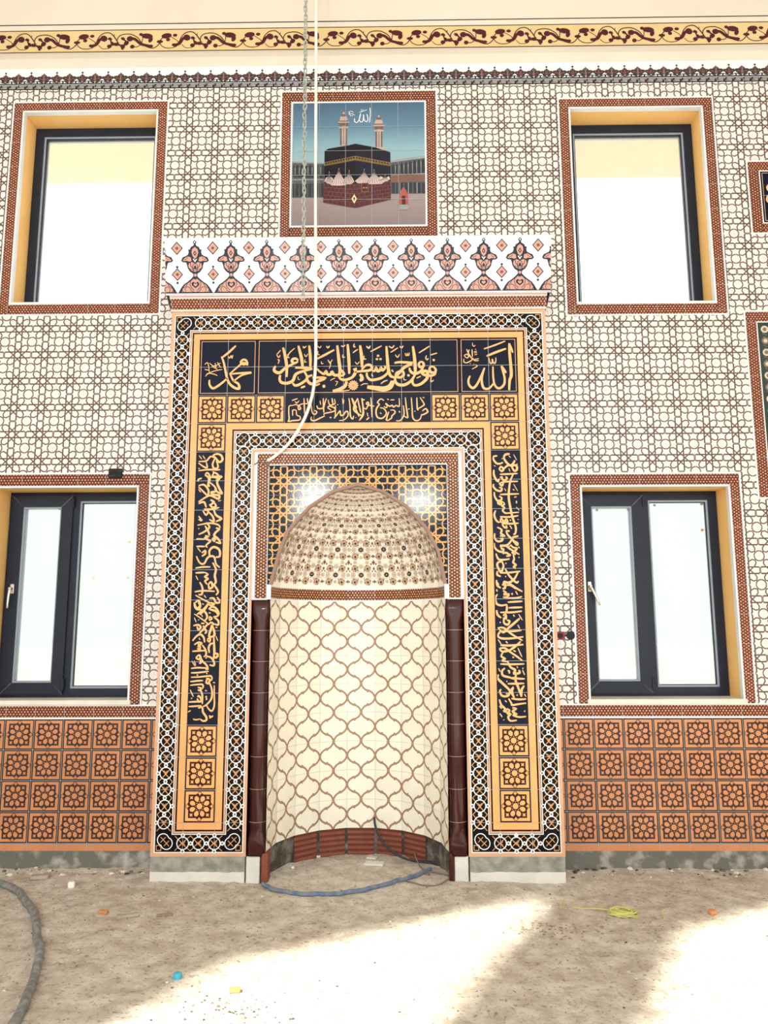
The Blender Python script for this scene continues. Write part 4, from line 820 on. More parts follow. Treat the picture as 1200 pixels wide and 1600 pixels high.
# maroon glazed corner columns
def column(cx, cy, r=.060):
    mb = MB(); rows = []
    prof = [(-3.403,5,1.0),(-3.33,5,1.0),(-3.30,4,.97),(-3.26,2.6,.90),(-3.235,2.1,.93),(-3.20,2,.97),(-3.0,2,.97),(-2.0,2,.97),(-1.965,2.1,.93),(-1.94,2.6,.90),(-1.90,4,.97),(-1.87,5,1.0),(-1.803,5,1.0)]
    for z, n, k in prof:
        rows.append([(cx+r*k*math.copysign(abs(math.cos(a))**(2/n), math.cos(a)), cy+r*k*math.copysign(abs(math.sin(a))**(2/n), math.sin(a)), z) for a in [2*math.pi*i/32 for i in range(32)]])
    mb.grid(rows, 'column_brown', True, True, True)
    c = mb.build('column', niche)
    j0 = None
    for i in range(7):
        if j0 is None:
            j = MB(); j.grid([[(cx+r*.985*math.cos(a), cy+r*.985*math.sin(a), -2.0+q) for a in [2*math.pi*i2/32 for i2 in range(32)]] for q in (-.0012,.0012)], 'column_joint', True)
            j0 = j.build('joint', c)
        else:
            o = j0.copy(); scn.collection.objects.link(o); o.parent = c; o.location = (0, 0, -.2*i)
column(-.6385, .058); column(.6385, .058)
# brick and plaster beside/behind the columns
for s in (-1, 1):
    mb = MB(); a, b = sorted((s*.60, s*.715)); mb.box(a, b, .118, W, -3.40, -1.80, 'mortar_dark')
    a, b = sorted((s*.70, s*.715)); mb.box(a, b, .0, .118, -3.40, -1.80, 'black_glaze'); mb.build('column_backing', niche)

# plinth, moulding and crest
def plinth(x0, x1, y0, y1, z0, z1, mname_low):
    mb = MB(); n = 24; hz = (z0+z1)/2
    def wz(x): return z0+(z1-z0)*.48+noise.noise(Vector((x*14,3,0)))*.010
    xs_ = [x0+(x1-x0)*i/n for i in range(n+1)]
    for a, b in zip(xs_[:-1], xs_[1:]):
        mb.poly([(a,y0,wz(a)),(b,y0,wz(b)),(b,y0,z1),(a,y0,z1)], 'wet_mortar'); mb.poly([(a,y0,z0),(b,y0,z0),(b,y0,wz(b)),(a,y0,wz(a))], mname_low)
    for x in (x0, x1): mb.poly([(x,y0,z0),(x,y1,z0),(x,y1,z1),(x,y0,z1)], mname_low)
    mb.poly([(x0,y0,z1),(x1,y0,z1),(x1,y1,z1),(x0,y1,z1)], 'wet_mortar')
    return mb.build('plinth', niche)
plinth(-1.302,-.708,.002,W-.002,-3.58,-3.404,'whitewash'); plinth(.708,1.302,.002,W-.002,-3.58,-3.404,'whitewash')
for s in (-1, 1):
    mb = MB(); a, b = sorted((s*.612, s*.698)); mb.box(a, b, .006, .14, -3.58, -3.405, 'whitewash', .004); mb.build('column_plinth', niche)

def slant(y0, z0, y1, z1, L):
    dy, dz = (y1-y0)/L, (z1-z0)/L; n = math.hypot(dy, dz)
    return lambda u, v, h: (u, y0+dy*v-h*dz/n, z0+dz*v+h*dy/n)
F = Face(slant(-.002,.212,-.050,.306,.10)); F.put(rect(-1.312,-.004,1.312,.10), 'bright_tile', 0)
F.put(rect(-1.31,-.001,1.31,.004), 'peach', 1); F.put(rect(-1.31,.088,1.31,.0975), 'salmon', 1)
trim(F, -1.312, .010, 1.312, .080, False)
for i in range(-7, 7): x = .1+.2*i; F.put(rect(x-.0012,.010,x+.0012,.080), 'grout', 5)
F.build('moulding', niche)
F = Face(slant(-.052,.306,-.132,.684,.40))
XC = 1.337
F.put(rect(-XC,0,XC,.405), 'bright_tile', 0)
for s in (-1, 1):
    F.poly([(s*XC,-.052,.306),(s*XC,W-.002,.306),(s*XC,W-.002,.69),(s*XC,-.133,.689)], 'bright_tile'); F.poly([(s*1.312,-.002,.205),(s*1.312,W-.002,.205),(s*1.333,W-.002,.31),(s*1.333,-.052,.306)], 'bright_tile')
F.poly([(-XC,-.133,.689),(XC,-.133,.689),(XC,W-.002,.69),(-XC,W-.002,.69)], 'bright_tile')
F.clips = [rect(-XC+.001,.002,XC-.001,.404)]
F.put(rect(-XC,.0,XC,.006), 'salmon', 1); F.put(rect(-XC,.014,XC,.018), 'outline', 1)
sil = [(0,40),(8,47),(12,55),(5,62),(9,72),(27,82),(31,94),(42,95),(39,110),(44,125),(60,134),(77,140),(87,160),(76,169),(56,171),(50,186),(46,205),(33,224),(15,236),(12,250),(25,265),(50,285),(74,300),(90,320),(104,343),(111,352)]
mx_ = .25/223; 
def cz_(y): return (352-y)*.376/312+.014
def half(L, c): return [(c+a*mx_, cz_(y)) for a, y in L]
def both(L, c, mn, layer, ctr=None):
    for s in (1, -1):
        P = [(c+s*a*mx_, cz_(y)) for a, y in L]
        cc = ctr and (c+s*ctr[0]*mx_, cz_(ctr[1]))
        F.puts(fan(P, cc) if cc else [P], mn, layer)
for i in range(-6, 7):
    c = -.128+.25*i
    # dark silhouette in convex slices
    prevs = sil
    for (a, y), (b, y2) in zip(sil[:-1], sil[1:]):
        if y2 > y: F.put([(c-a*mx_, cz_(y)), (c+a*mx_, cz_(y)), (c+b*mx_, cz_(y2)), (c-b*mx_, cz_(y2))], 'outline', 1)
    F.put([(c-5*mx_,cz_(52)),(c,cz_(58)),(c+5*mx_,cz_(52)),(c,cz_(46))], 'bright_tile', 2)
    both([(0,80),(17,93),(21,114),(13,136),(0,150)], c, 'salmon', 2); F.put([(c-11*mx_,cz_(118)),(c,cz_(134)),(c+11*mx_,cz_(118)),(c,cz_(100))], 'outline', 3); F.put([(c-5*mx_,cz_(118)),(c,cz_(125)),(c+5*mx_,cz_(118)),(c,cz_(110))], 'salmon', 4)
    both([(26,140),(45,135),(62,143),(76,157),(70,163),(50,160),(36,166),(22,162)], c, 'salmon', 2, (45,150))
    F.put([(c,cz_(170)),(c-14*mx_,cz_(150)),(c-8*mx_,cz_(148)),(c,cz_(160)),(c+8*mx_,cz_(148)),(c+14*mx_,cz_(150))], 'bright_tile', 3)
    both([(0,178),(20,168),(38,176),(42,192),(36,206),(22,219),(0,226)], c, 'salmon', 2, (18,196)); F.puts(fan([(c-9*mx_,cz_(210)),(c+9*mx_,cz_(210)),(c+7*mx_,cz_(196)),(c,cz_(186)),(c-7*mx_,cz_(196))],(c,cz_(202))), 'outline', 3)
    F.line([(c-40*mx_,cz_(205)),(c-22*mx_,cz_(212)),(c,cz_(218)),(c+22*mx_,cz_(212)),(c+40*mx_,cz_(205))], .003, 'outline', 3)
    both([(0,236),(10,240),(6,252),(0,256)], c, 'salmon', 2)
    both([(0,262),(14,268),(40,288),(66,304),(78,322),(86,344),(60,344),(0,344)], c, 'salmon', 2, (30,320))
    F.put([(c-10*mx_,cz_(270)),(c+10*mx_,cz_(270)),(c,cz_(252))], 'outline', 3)
    hrt = [(0,292),(14,284),(24,292),(22,306),(0,322)]
    for s in (1,-1):
        F.puts(fan([(c+s*a*mx_,cz_(y)) for a,y in hrt],(c+s*9*mx_,cz_(302))), 'outline', 3); F.puts(fan([(c+s*a*.5*mx_,cz_(302+(y-302)*.5)) for a,y in hrt],(c+s*5*mx_,cz_(302))), 'salmon', 4)
        F.line([(c+s*6*mx_,cz_(346)),(c+s*26*mx_,cz_(338)),(c+s*36*mx_,cz_(318)),(c+s*52*mx_,cz_(312)),(c+s*66*mx_,cz_(326)),(c+s*60*mx_,cz_(346))], .0038, 'outline', 3)
        F.line([(c+s*72*mx_,cz_(346)),(c+s*82*mx_,cz_(336)),(c+s*92*mx_,cz_(340))], .0036, 'outline', 3)
    for s in (1,-1):
        F.line([(c+s*a*mx_,cz_(y)) for a,y in ((12,264),(30,280),(34,300),(24,322),(8,336))], .0042, 'outline', 3.2); F.line([(c+s*a*mx_,cz_(y)) for a,y in ((20,92),(30,112),(22,136),(8,152))], .005, 'outline', 3.2); F.line([(c+s*a*mx_,cz_(y)) for a,y in ((4,160),(22,166),(40,172))], .0045, 'outline', 3.2); F.line([(c+s*a*mx_,cz_(y)) for a,y in ((30,170),(27,190),(14,206),(10,224))], .0045, 'outline', 3.2); F.line([(c+s*a*mx_,cz_(y)) for a,y in ((0,176),(12,184),(16,198),(10,212))], .004, 'outline', 3.2); F.line([(c+s*a*mx_,cz_(y)) for a,y in ((44,140),(52,150),(68,156))], .0035, 'outline', 3.2); F.line([(c+s*a*mx_,cz_(y)) for a,y in ((50,292),(56,306),(70,318),(84,322))], .0040, 'outline', 3.2)
    for (yc, hw, hh) in ((87,37,40),(241,36,38)):
        q = c+.125
        F.put([(q-hw*mx_,cz_(yc)),(q,cz_(yc+hh)),(q+hw*mx_,cz_(yc)),(q,cz_(yc-hh))], 'outline', 1); f_ = .80
        F.put([(q-hw*f_*mx_,cz_(yc)),(q,cz_(yc+hh*f_)),(q+hw*f_*mx_,cz_(yc)),(q,cz_(yc-hh*f_))], 'salmon', 2); F.put(ngon(q,cz_(yc),.010,8), 'outline', 3); F.put(ngon(q,cz_(yc),.0035,5), 'salmon', 4)
    F.puts(fan(ngon(q,cz_(197),.009,6),(q,cz_(197))), 'outline', 1); F.put(ngon(q,cz_(290),.009,6), 'outline', 1)
    F.put(rect(c+.1245,0,c+.1255,.40), 'grout', .7)
F.clips = None
F.build('crest', niche)

# hollow bricks showing under the lining
for k in (3,4,5,2,6):
    a0 = R(180-20*k-1.0); a1 = R(160-20*k+1.0); mb = MB(); rb = .588
    p, q = (rb*math.cos(a0), .0+rb*math.sin(a0)), (rb*math.cos(a1), .0+rb*math.sin(a1)); ox, oy = math.cos((a0+a1)/2)*.012, math.sin((a0+a1)/2)*.012
    zz = [-3.62+.24*i/14 for i in range(15)]
    for i in range(14):
        d_ = 0 if i % 2 == 0 else .35
        mb.poly([(p[0]+ox*d_,p[1]+oy*d_,zz[i]),(q[0]+ox*d_,q[1]+oy*d_,zz[i]),(q[0]+ox*(.35-d_),q[1]+oy*(.35-d_),zz[i+1]),(p[0]+ox*(.35-d_),p[1]+oy*(.35-d_),zz[i+1])], 'brick_red' if i % 2 == 0 else 'brick_groove')
    mb.poly([(p[0],p[1],zz[-1]),(q[0],q[1],zz[-1]),(q[0]+ox,q[1]+oy,zz[-1]),(p[0]+ox,p[1]+oy,zz[-1])], 'brick_red')
    mb.build('hollow_brick', niche)
mb = MB(); rows = []
for z in (-3.62,-3.5,-3.40,-3.376):
    rows.append([((.602+.012*noise.noise(Vector((i*.6,z*9,0))))*math.cos(R(180-6*i)), (.602+.012*noise.noise(Vector((i*.6,z*9,0))))*math.sin(R(180-6*i)), z) for i in range(31)])
mb.grid(rows, 'mortar_dark'); mb.build('rough_mortar', niche)
mb = MB(); mb.box(-.604,-.560,.0,.10,-3.58,-3.385,'brick_red',.006); mb.build('hollow_brick', niche)
mb = MB(); mb.box(.575,.606,.0,.10,-3.58,-3.385,'column_brown',.006); mb.build('glazed_offcut', niche)

# ------------------------------------------------------------------ tile mural over the niche
mural = thing('tile_mural', (-.01, W, .90), 'tiled picture of a black cube shrine between two minarets above the prayer niche', 'tile picture')
F = Face(wall_at(W-.007)); surround(F, -.60,.90,.58,2.10, -.522,.990,.498,2.010)
for i in range(-3, 4):
    x = -.01+.2*i
    if -.6 < x < .58: F.put(rect(x-.001,2.018,x+.001,2.1), 'grout', 4); F.put(rect(x-.001,.9,x+.001,.982), 'grout', 4)
for z in (1.1,1.3,1.5,1.7,1.9): F.put(rect(-.6,z-.001,-.53,z+.001), 'grout', 4); F.put(rect(.506,z-.001,.58,z+.001), 'grout', 4)
F.build('picture_border', mural)
for nme, c in (('sky_a',(70,98,126)),('sky_b',(96,134,160)),('sky_c',(138,176,192)),('sky_d',(150,182,194)),('court_a',(150,136,138)),('court_b',(126,114,118)),('arcade',(88,92,100)),('arcade_d',(54,58,66)),('arcade_l',(150,156,162)),
               ('cloth',(22,22,34)),('cloth_b',(30,30,48)),('band_gold',(120,100,62)),('brick_m',(84,44,52)),('brick_l',(130,92,92)),('tent',(206,190,186)),('tent_d',(84,66,70)),('mina',(188,168,160)),('mina_d',(110,96,96)),('kiosk',(170,92,84)),('crowd',(124,92,84))):
    mat(nme, c, .25, .3, .08, 9)
def vgrad(name, stops, z0, z1):                                     # the printed sky and pavement of the picture
    mm = bpy.data.materials.new(name); mm.use_nodes = True; nt = mm.node_tree; b = nt.nodes['Principled BSDF']; b.inputs['Roughness'].default_value = .25; b.inputs['Specular IOR Level'].default_value = .3
    tc = nt.nodes.new('ShaderNodeTexCoord'); sp = nt.nodes.new('ShaderNodeSeparateXYZ'); mr = nt.nodes.new('ShaderNodeMapRange'); cr = nt.nodes.new('ShaderNodeValToRGB')
    nt.links.new(tc.outputs['Object'], sp.inputs[0]); nt.links.new(sp.outputs['Z'], mr.inputs['Value']); mr.inputs['From Min'].default_value = z0; mr.inputs['From Max'].default_value = z1
    nt.links.new(mr.outputs[0], cr.inputs[0]); e = cr.color_ramp.elements
    e[0].position = stops[0][0]; e[0].color = lin(stops[0][1]); e[1].position = stops[-1][0]; e[1].color = lin(stops[-1][1])
    for p_, c_ in stops[1:-1]: q = e.new(p_); q.color = lin(c_)
    nt.links.new(cr.outputs[0], b.inputs['Base Color']); MATS[name] = mm
vgrad('picture_ground', [(0,(138,124,128)),(.24,(158,144,146)),(.26,(120,124,132)),(.5,(150,180,190)),(.62,(140,178,194)),(.80,(96,132,158)),(1,(74,102,132))], .09, 1.11)
F = Face(wall_at(W-.007))
def mp(x, y): return (-.52+(x-128)/910*1.017, .992+(985-y)/845*1.016)
def pp(L, mn, layer): F.puts([[mp(*q) for q in L]], mn, layer)
F.put(rect(-.522,.990,.498,2.010), 'white_glaze', 0); F.put(rect(-.517,.995,.493,2.005), 'picture_ground', 1)
F.clips = [rect(-.517,.995,.493,2.005)]
# arcades
pp([(115,550),(350,560),(350,795),(115,795)], 'arcade', 2); pp([(800,555),(1040,520),(1040,775),(800,775)], 'arcade', 2)
pp([(115,545),(350,557),(350,566),(115,556)], 'arcade_l', 3); pp([(800,548),(1040,515),(1040,532),(800,562)], 'arcade_l', 3)
for i in range(8):
    x = 128+i*29
    pp([(x,588),(x+6,572),(x+16,572),(x+22,588),(x+22,640),(x,640)], 'arcade_d', 3); pp([(x,700),(x+22,700),(x+22,792),(x,792)], 'arcade_d', 3); pp([(x+22,590),(x+28,590),(x+26,640),(x+24,640)], 'arcade_l', 3)
    pp([(x-3,668),(x+11,672),(x+26,668),(x+26,676),(x-3,676)], 'arcade_l', 3)
    x = 808+i*29; k = 5*i
    pp([(x,590-k),(x+6,575-k),(x+16,575-k),(x+22,588-k),(x+22,640),(x,640)], 'arcade_d', 3); pp([(x,700),(x+22,700),(x+22,772),(x,772)], 'arcade_d', 3); pp([(x+22,588-k),(x+28,586-k),(x+26,640),(x+24,640)], 'arcade_l', 3)
    pp([(x+23,700),(x+28,700),(x+28,772),(x+23,772)], 'arcade_l', 4) if i % 2 else None
pp([(800,650),(1040,640),(1040,690),(800,700)], 'crowd', 3.5); pp([(115,640),(350,650),(350,664),(115,656)], 'arcade_d', 3.5); pp([(800,648),(1040,636),(1040,645),(800,656)], 'arcade_l', 3.7)
# minarets
for cx, yb, k in ((481,440,1.0),(722,465,1.0)):
    def M(L): return [(cx+a, b+(yb-440)) for a, b in L]
    pp(M([(-24,300),(24,300),(24,440),(-24,440)]), 'mina', 4); pp(M([(-24,300),(-12,300),(-12,440),(-24,440)]), 'mina_d', 4.5); pp(M([(14,300),(24,300),(24,440),(14,440)]), 'mina_d', 4.5)
    pp(M([(-2,310),(3,310),(3,430),(-2,430)]), 'mina_d', 4.5)
    pp(M([(-36,268),(36,268),(30,300),(26,306),(-26,306),(-30,300)]), 'mina_d', 5); pp(M([(-38,276),(38,276),(38,284),(-38,284)]), 'mina', 5.5)
    pp(M([(-20,238),(20,238),(30,268),(-30,268)]), 'mina', 5); pp(M([(-12,222),(12,222),(18,240),(-18,240)]), 'mina_d', 5); pp(M([(-10,222),(0,204),(10,222)]), 'mina', 5); pp(M([(-3,206),(0,176),(3,206)]), 'mina_d', 5)
    pp(M([(-32,322),(32,322),(32,310),(-32,310)]), 'mina', 5.5)
pp([(680,455),(765,455),(772,475),(700,472)], 'mina', 5)
# the black cube
pp([(352,478),(562,430),(562,640),(352,690)], 'cloth', 6); pp([(562,430),(800,492),(800,690),(562,640)], 'cloth_b', 6); pp([(352,640),(562,600),(562,760),(352,760)], 'cloth', 6.1); pp([(562,600),(800,640),(800,760),(562,760)], 'cloth_b', 6.1)
pp([(352,478),(380,462),(520,440),(562,430),(700,458),(800,492),(562,470)], 'cloth', 6.3)
pp([(352,556),(562,514),(562,545),(352,582)], 'band_gold', 7); pp([(562,514),(800,562),(800,588),(562,545)], 'band_gold', 7)
for i in range(12):
    a = 358+i*17; y = 556-(a-352)*.2; pp([(a,y+6),(a+10,y+3),(a+12,y+12),(a+3,y+18)], 'cloth', 7.4)
    a = 566+i*19; y = 514+(a-562)*.2; pp([(a,y+8),(a+11,y+9),(a+12,y+20),(a+2,y+16)], 'cloth', 7.4)
# brick lower half
pp([(350,700),(545,712),(562,700),(570,868),(540,866),(345,830)], 'brick_m', 7.5); pp([(545,712),(800,690),(802,815),(570,868),(540,866)], 'brick_m', 7.5)
for j in range(5):
    f = j/5
    for (xa, ya0, ya1, xb, yb0, yb1) in ((350,704,830,556,712,866),(556,712,866,800,694,815)):
        a = (xa, ya0+(ya1-ya0)*f); b = (xb, yb0+(yb1-yb0)*f)
        F.line([mp(*a), mp(*b)], .0022, 'brick_l', 8)
        for i in range(7):
            t = (i+(.5 if j % 2 else 0))/7; x = xa+(xb-xa)*t; y = a[1]+(b[1]-a[1])*t; h = ((ya1-ya0)+(yb1-yb0))/2/5
            F.line([mp(x,y), mp(x,y+h)], .0018, 'brick_l', 8)
# tents
for (cx, top, l, r, bot) in ((385,618,352,415,700),(520,610,470,556,706),(450,596,383,515,715),(622,602,560,668,702),(688,606,630,760,708),(765,640,715,798,690)):
    F.puts(fan([mp(cx,top), mp(cx+8,top+36), mp((cx+r)/2+8,bot-34), mp(r,bot-14), mp(r-18,bot), mp(cx,bot+2), mp(l+18,bot), mp(l,bot-14), mp((cx+l)/2-8,bot-34), mp(cx-8,top+36)], mp(cx,bot-20)), 'tent', 8.5)
    for i in range(7):
        t = (i+.5)/7; F.line([mp(cx,top+10), mp(cx+(l+(r-l)*t-cx)*.5, (top+bot)/2+12), mp(l+(r-l)*t, bot-3)], .0028, 'tent_d', 9)
pp([(602,700),(652,700),(652,762),(602,762)], 'band_gold', 9); pp([(607,705),(647,705),(647,757),(607,757)], 'brick_m', 9.5); pp([(614,730),(624,730),(624,738),(614,738)], 'trim_dot', 10); pp([(632,730),(642,730),(642,738),(632,738)], 'trim_dot', 10)
pp([(555,776),(573,808),(555,840),(537,808)], 'film_yellow', 9); pp([(555,792),(562,808),(555,824),(548,808)], 'cloth', 10)
pp([(860,780),(868,755),(888,730),(906,755),(918,785),(918,850),(918,884),(858,884),(858,850)], 'kiosk', 8); pp([(858,850),(918,850),(918,884),(858,884)], 'arcade_l', 9); pp([(876,790),(900,790),(900,850),(876,850)], 'brick_m', 9)
for L, w in (([(662,182),(664,230),(658,284)],.006),([(640,226),(648,262),(636,280),(620,262),(618,228)],.006),([(618,228),(614,270),(600,282),(588,262),(598,222)],.006),([(598,222),(588,262),(572,284),(556,276),(556,256)],.006),([(588,214),(640,196)],.004),([(600,190),(604,206),(612,206),(614,192)],.003),
             ([(512,216),(530,204),(548,214)],.0035),([(514,226),(536,222),(556,232)],.0035),([(520,212),(528,236),(544,234)],.0035)): F.line(smooth_line([mp(*q) for q in L],3), w, 'white_glaze', 9)
F.clips = None
for i in range(-2, 3): x = -.11+.2*i; F.put(rect(x-.0012,.995,x+.0012,2.005), 'grout', 12)
for z in (1.2,1.4,1.6,1.8): F.put(rect(-.517,z-.0012,.493,z+.0012), 'grout', 12.5)
F.build('picture', mural)

# ------------------------------------------------------------------ the two panels cut by the right edge of the photo
t = thing('calligraphy_panel', (3.4, W, .90), 'small brown-framed navy calligraphy panel high on the wall at right edge', 'tile picture')
F = Face(wall_at(W-.007)); surround(F, 2.921,.905,3.95,1.476, 3.008,.985,3.86,1.396); F.build('picture_border', t)
F = Face(wall_at(W-.008)); F.put(rect(3.008,.985,3.86,1.396), 'navy', 0)
F.puts([rect(3.020,.997,3.848,1.001), rect(3.020,1.380,3.848,1.384), rect(3.020,.997,3.024,1.384), rect(3.844,.997,3.848,1.384)], 'peach', 1)
for L in ([(3.09,1.30),(3.055,1.27),(3.065,1.24),(3.10,1.25),(3.16,1.22)], [(3.12,1.22),(3.06,1.20),(3.045,1.16),(3.08,1.14),(3.18,1.15)], [(3.26,1.33),(3.27,1.20),(3.26,1.08)], [(3.34,1.33),(3.36,1.20),(3.44,1.10),(3.54,1.14)]): F.line(smooth_line(L,4), .018, 'ink', 2)
F.put(rect(3.02,1.199,3.85,1.201), 'grout', 3); F.build('picture', t)
t = thing('floral_panel', (3.4, W, -1.087), 'tall brown-framed panel of dark floral tiles cut off by the right edge', 'tile picture')
F = Face(wall_at(W-.007)); surround(F, 2.815,-1.087,4.0,.285, 2.897,-1.005,3.92,.203)
for k in range(-5, 2): F.put(rect(2.815,.2*k-.001,2.889,.2*k+.001), 'grout', 4)
F.build('picture_border', t)
F = Face(wall_at(W-.008)); F.put(rect(2.897,-1.005,3.92,.203), 'green_dark', 0); z = .15; i = 0
while z > -.98:
    for x in (2.945, 3.87):
        F.put(ngon(x,z,.028,10), 'flower_pale' if i % 2 == 0 else 'flower_core', 2); F.put(ngon(x,z,.015,8), 'flower_core' if i % 2 == 0 else 'flower_pale', 3)
        F.line([(x-.02,z-.03),(x+.012,z-.045),(x-.012,z-.058),(x+.02,z-.07)], .004, 'flower_core', 1.5)
    z -= .0875; i += 1
F.put(rect(3.0,-.95,3.82,.15), 'navy', 1)
for j in range(11):
    for i in range(6):
        c = (3.08+.13*i, .09-.1*j); F.puts(fan(star(c[0],c[1],.04,.02,6,j*.3), c), ('flower_pale','salmon','flower_core')[(i+j) % 3], 2)
F.build('picture', t)
# ------------------------------------------------------------------ electrical bits on the wall
t = thing('junction_box', (-1.742, W, -.926), 'open black junction box recessed in the tiles above left lower window', 'junction box')
mb = MB(); mb.box(-1.792,-1.692, W-.016, W-.002, -.926,-.856, 'box_dark', .004); mb.build('box', t)
mb = MB(); mb.box(-1.786,-1.741, W-.0185, W-.014, -.891,-.862, 'gasket', .002); mb.box(-1.737,-1.698, W-.0185, W-.014, -.920,-.888, 'gasket', .002); mb.box(-1.741,-1.737,W-.020,W-.014,-.922,-.860,'box_dark'); mb.build('insert', t)
for a, b, c in ((-1.78,-.912,.3),(-1.725,-.872,-.4)):
    mb = MB(); mb.grid([[(a+q*.035+.0015*math.cos(w_), W-.022+.0015*math.sin(w_), b+q*.012*c) for w_ in [i*1.26 for i in range(5)]] for q in (0,.5,1)], 'grout', True)
    mb.build('wire_stub', t)
def disc(cx, cz, r, y0, y1, mn, n=24, r1=None):
    mb = MB(); r1 = r1 or r
    mb.grid([[(cx+q*math.cos(a), y, cz+q*math.sin(a)) for a in [2*math.pi*i/n for i in range(n)]] for y, q in ((y1, r), (y0+.002, r), (y0, r1))], mn, True, False, True)
    return mb
t = thing('round_socket_box', (1.389, W, -2.043), 'red round flush box beside the niche frame, left of the black one', 'socket box')
disc(1.385,-2.043,.028,W-.012,W-.003,'socket_red',r1=.026).build('rim', t); disc(1.380,-2.043,.018,W-.0145,W-.010,'gasket').build('core', t)
t = thing('round_socket_box', (1.450, W, -2.043), 'black round flush box by the right window frame, beside a red one', 'socket box')
disc(1.451,-2.043,.029,W-.012,W-.003,'box_dark',r1=.026).build('rim', t)
mb = MB(); mb.box(1.428,1.474,W-.015,W-.011,-2.048,-2.040,'gasket'); mb.box(1.412,1.424,W-.010,W-.003,-2.050,-2.036,'box_dark'); mb.build('clamp', t)

# ------------------------------------------------------------------ hanging chain and cable
def tube(mb, pts, r, mn, n=10, closed=False, sm=3):
    P = [Vector(p) for p in pts]
    if sm and len(P) > 2:
        q = [P[0]]+P+[P[-1]]; o = []
        for i in range(1, len(q)-2):
            a,b,c,d = q[i-1:i+3]
            for j in range(sm):
                t = j/sm; o.append(.5*((2*b)+(c-a)*t+(2*a-5*b+4*c-d)*t*t+(3*b-a-3*c+d)*t**3))
        o.append(q[-2]); P = o
    rows = []; ref = None
    for i, p in enumerate(P):
        a = P[(i-1) % len(P)] if closed else P[max(0,i-1)]; b = P[(i+1) % len(P)] if closed else P[min(len(P)-1,i+1)]
        t = (b-a).normalized()
        if ref is None: ref = t.orthogonal().normalized()
        ref = (ref - t*ref.dot(t)).normalized(); bn = t.cross(ref)
        rr = r(i/(len(P)-1)) if callable(r) else r
        rows.append([tuple(p+ref*rr*math.cos(2*math.pi*k/n)+bn*rr*math.sin(2*math.pi*k/n)) for k in range(n)])
    if closed: rows.append(rows[0])
    mb.grid(rows, mn, True, True, not closed)
ch = thing('hanging_chain', (-.35, -.3, .148), 'galvanised steel chain hanging down in front of the tiled picture', 'chain')
pitch_ = .0345; zc = .170; links = []
def link_mesh(name, flip):
    mb = MB(); L, wd = .0140, .0100
    pts = [( wd*math.cos(a) , 0, (L if math.sin(a) > 0 else -L)+wd*math.sin(a)) for a in [math.pi*i/5 for i in range(6)]] + [(wd*math.cos(a), 0, -L+wd*math.sin(a)) for a in [math.pi+math.pi*i/5 for i in range(6)]]
    pts = [(wd*math.cos(R(36*i)), 0, L+wd*math.sin(R(36*i))) for i in range(6)] + [(wd*math.cos(R(180+36*i)), 0, -L+wd*math.sin(R(180+36*i))) for i in range(6)]
    if flip: pts = [(0, x, z) for x, y, z in pts]
    tube(mb, [(x-.35, y-.3, z+.148) for x, y, z in pts],   .0042, 'steel', 8, True, 0)
    return mb.build('link', ch)
l0, l1 = link_mesh('link', False), link_mesh('link', True)
i = 0; z = .026
top = WTOP-.148-.02
while z < top:
    src = (l0, l1)[i % 2]
    o = src if i < 2 else src.copy()
    if i >= 2: scn.collection.objects.link(o); o.parent = ch
    o.location = (-.0035*z + (.002*math.sin(i*2.1)), .001*math.cos(i*1.7), z); o.rotation_euler = (0, .10*math.sin(i*1.3), (.55 if i % 2 else .35)+.25*math.sin(i*.9))
    z += pitch_; i += 1
mb = MB(); tube(mb, [(-.35,-.3,WTOP-.03),(-.36,-.3,WTOP-.015),(-.36,-.3,WTOP)], .006, 'steel'); mb.build('ceiling_hook', ch)

mb = MB(); tube(mb, [(-.297,-.20,WTOP),(-.297,-.20,2.6),(-.290,-.20,1.70),(-.286,-.20,1.0),(-.280,-.19,.50),(-.276,-.17,.0),(-.278,-.15,-.22),(-.292,-.13,-.40),(-.335,-.10,-.55),(-.40,-.07,-.67),(-.48,-.04,-.77),(-.56,-.02,-.835),(-.612,-.012,-.865)], .0105, 'cable_white', 12)
cb = mb.build('hanging_cable', None, (-.297,-.2,WTOP)); tag(cb, 'thick white cable hanging from above, its end curving left to the niche frame', 'cable')
mb = MB(); tube(mb, [(-.606,-.013,-.860),(-.625,-.008,-.885),(-.664,-.008,-.868),(-.70,-.008,-.89)], .004, 'wire_grey', 8); mb.build('loose_core', cb)
mb = MB(); tube(mb, [(-.606,-.013,-.862),(-.600,-.008,-.90),(-.590,-.008,-.925)], .003, 'wire_grey', 8); mb.build('loose_core', cb)

# ------------------------------------------------------------------ hoses and wires on the ground
G = -3.55
def gz(x, y, r): return G+floor_h(x, y)+r*.85
def ground_tube(name, pts, r, mn, label, cat, n=12):
    mb = MB(); P = smooth_line(pts, 6); tube(mb, [(x, y, gz(x,y,r)) for x, y in P], r, mn, n, sm=0)
    o = mb.build(name, None, (pts[0][0], pts[0][1], G)); return tag(o, label, cat)
ground_tube('water_hose', [(-2.75,.02),(-2.5,.02),(-2.22,-.06),(-2.05,-.18),(-1.90,-.37),(-1.75,-.58),(-1.62,-.83),(-1.50,-1.05),(-1.42,-1.26),(-1.35,-1.48),(-1.30,-1.66),(-1.27,-1.9),(-1.2,-2.3)], .021, 'hose_grey', 'grey dusty hose curving over the dirt at the left edge', 'hose')
ground_tube('conduit_hose', [(-.585,-.03),(-.545,-.085),(-.487,-.15),(-.36,-.21),(-.21,-.23),(-.09,-.215),(.02,-.18),(.12,-.12),(.21,-.065),(.30,.02),(.37,.09),(.43,.16),(.47,.2)], .013, 'hose_blue', 'blue-grey ribbed conduit lying in an arc before the niche opening', 'hose')
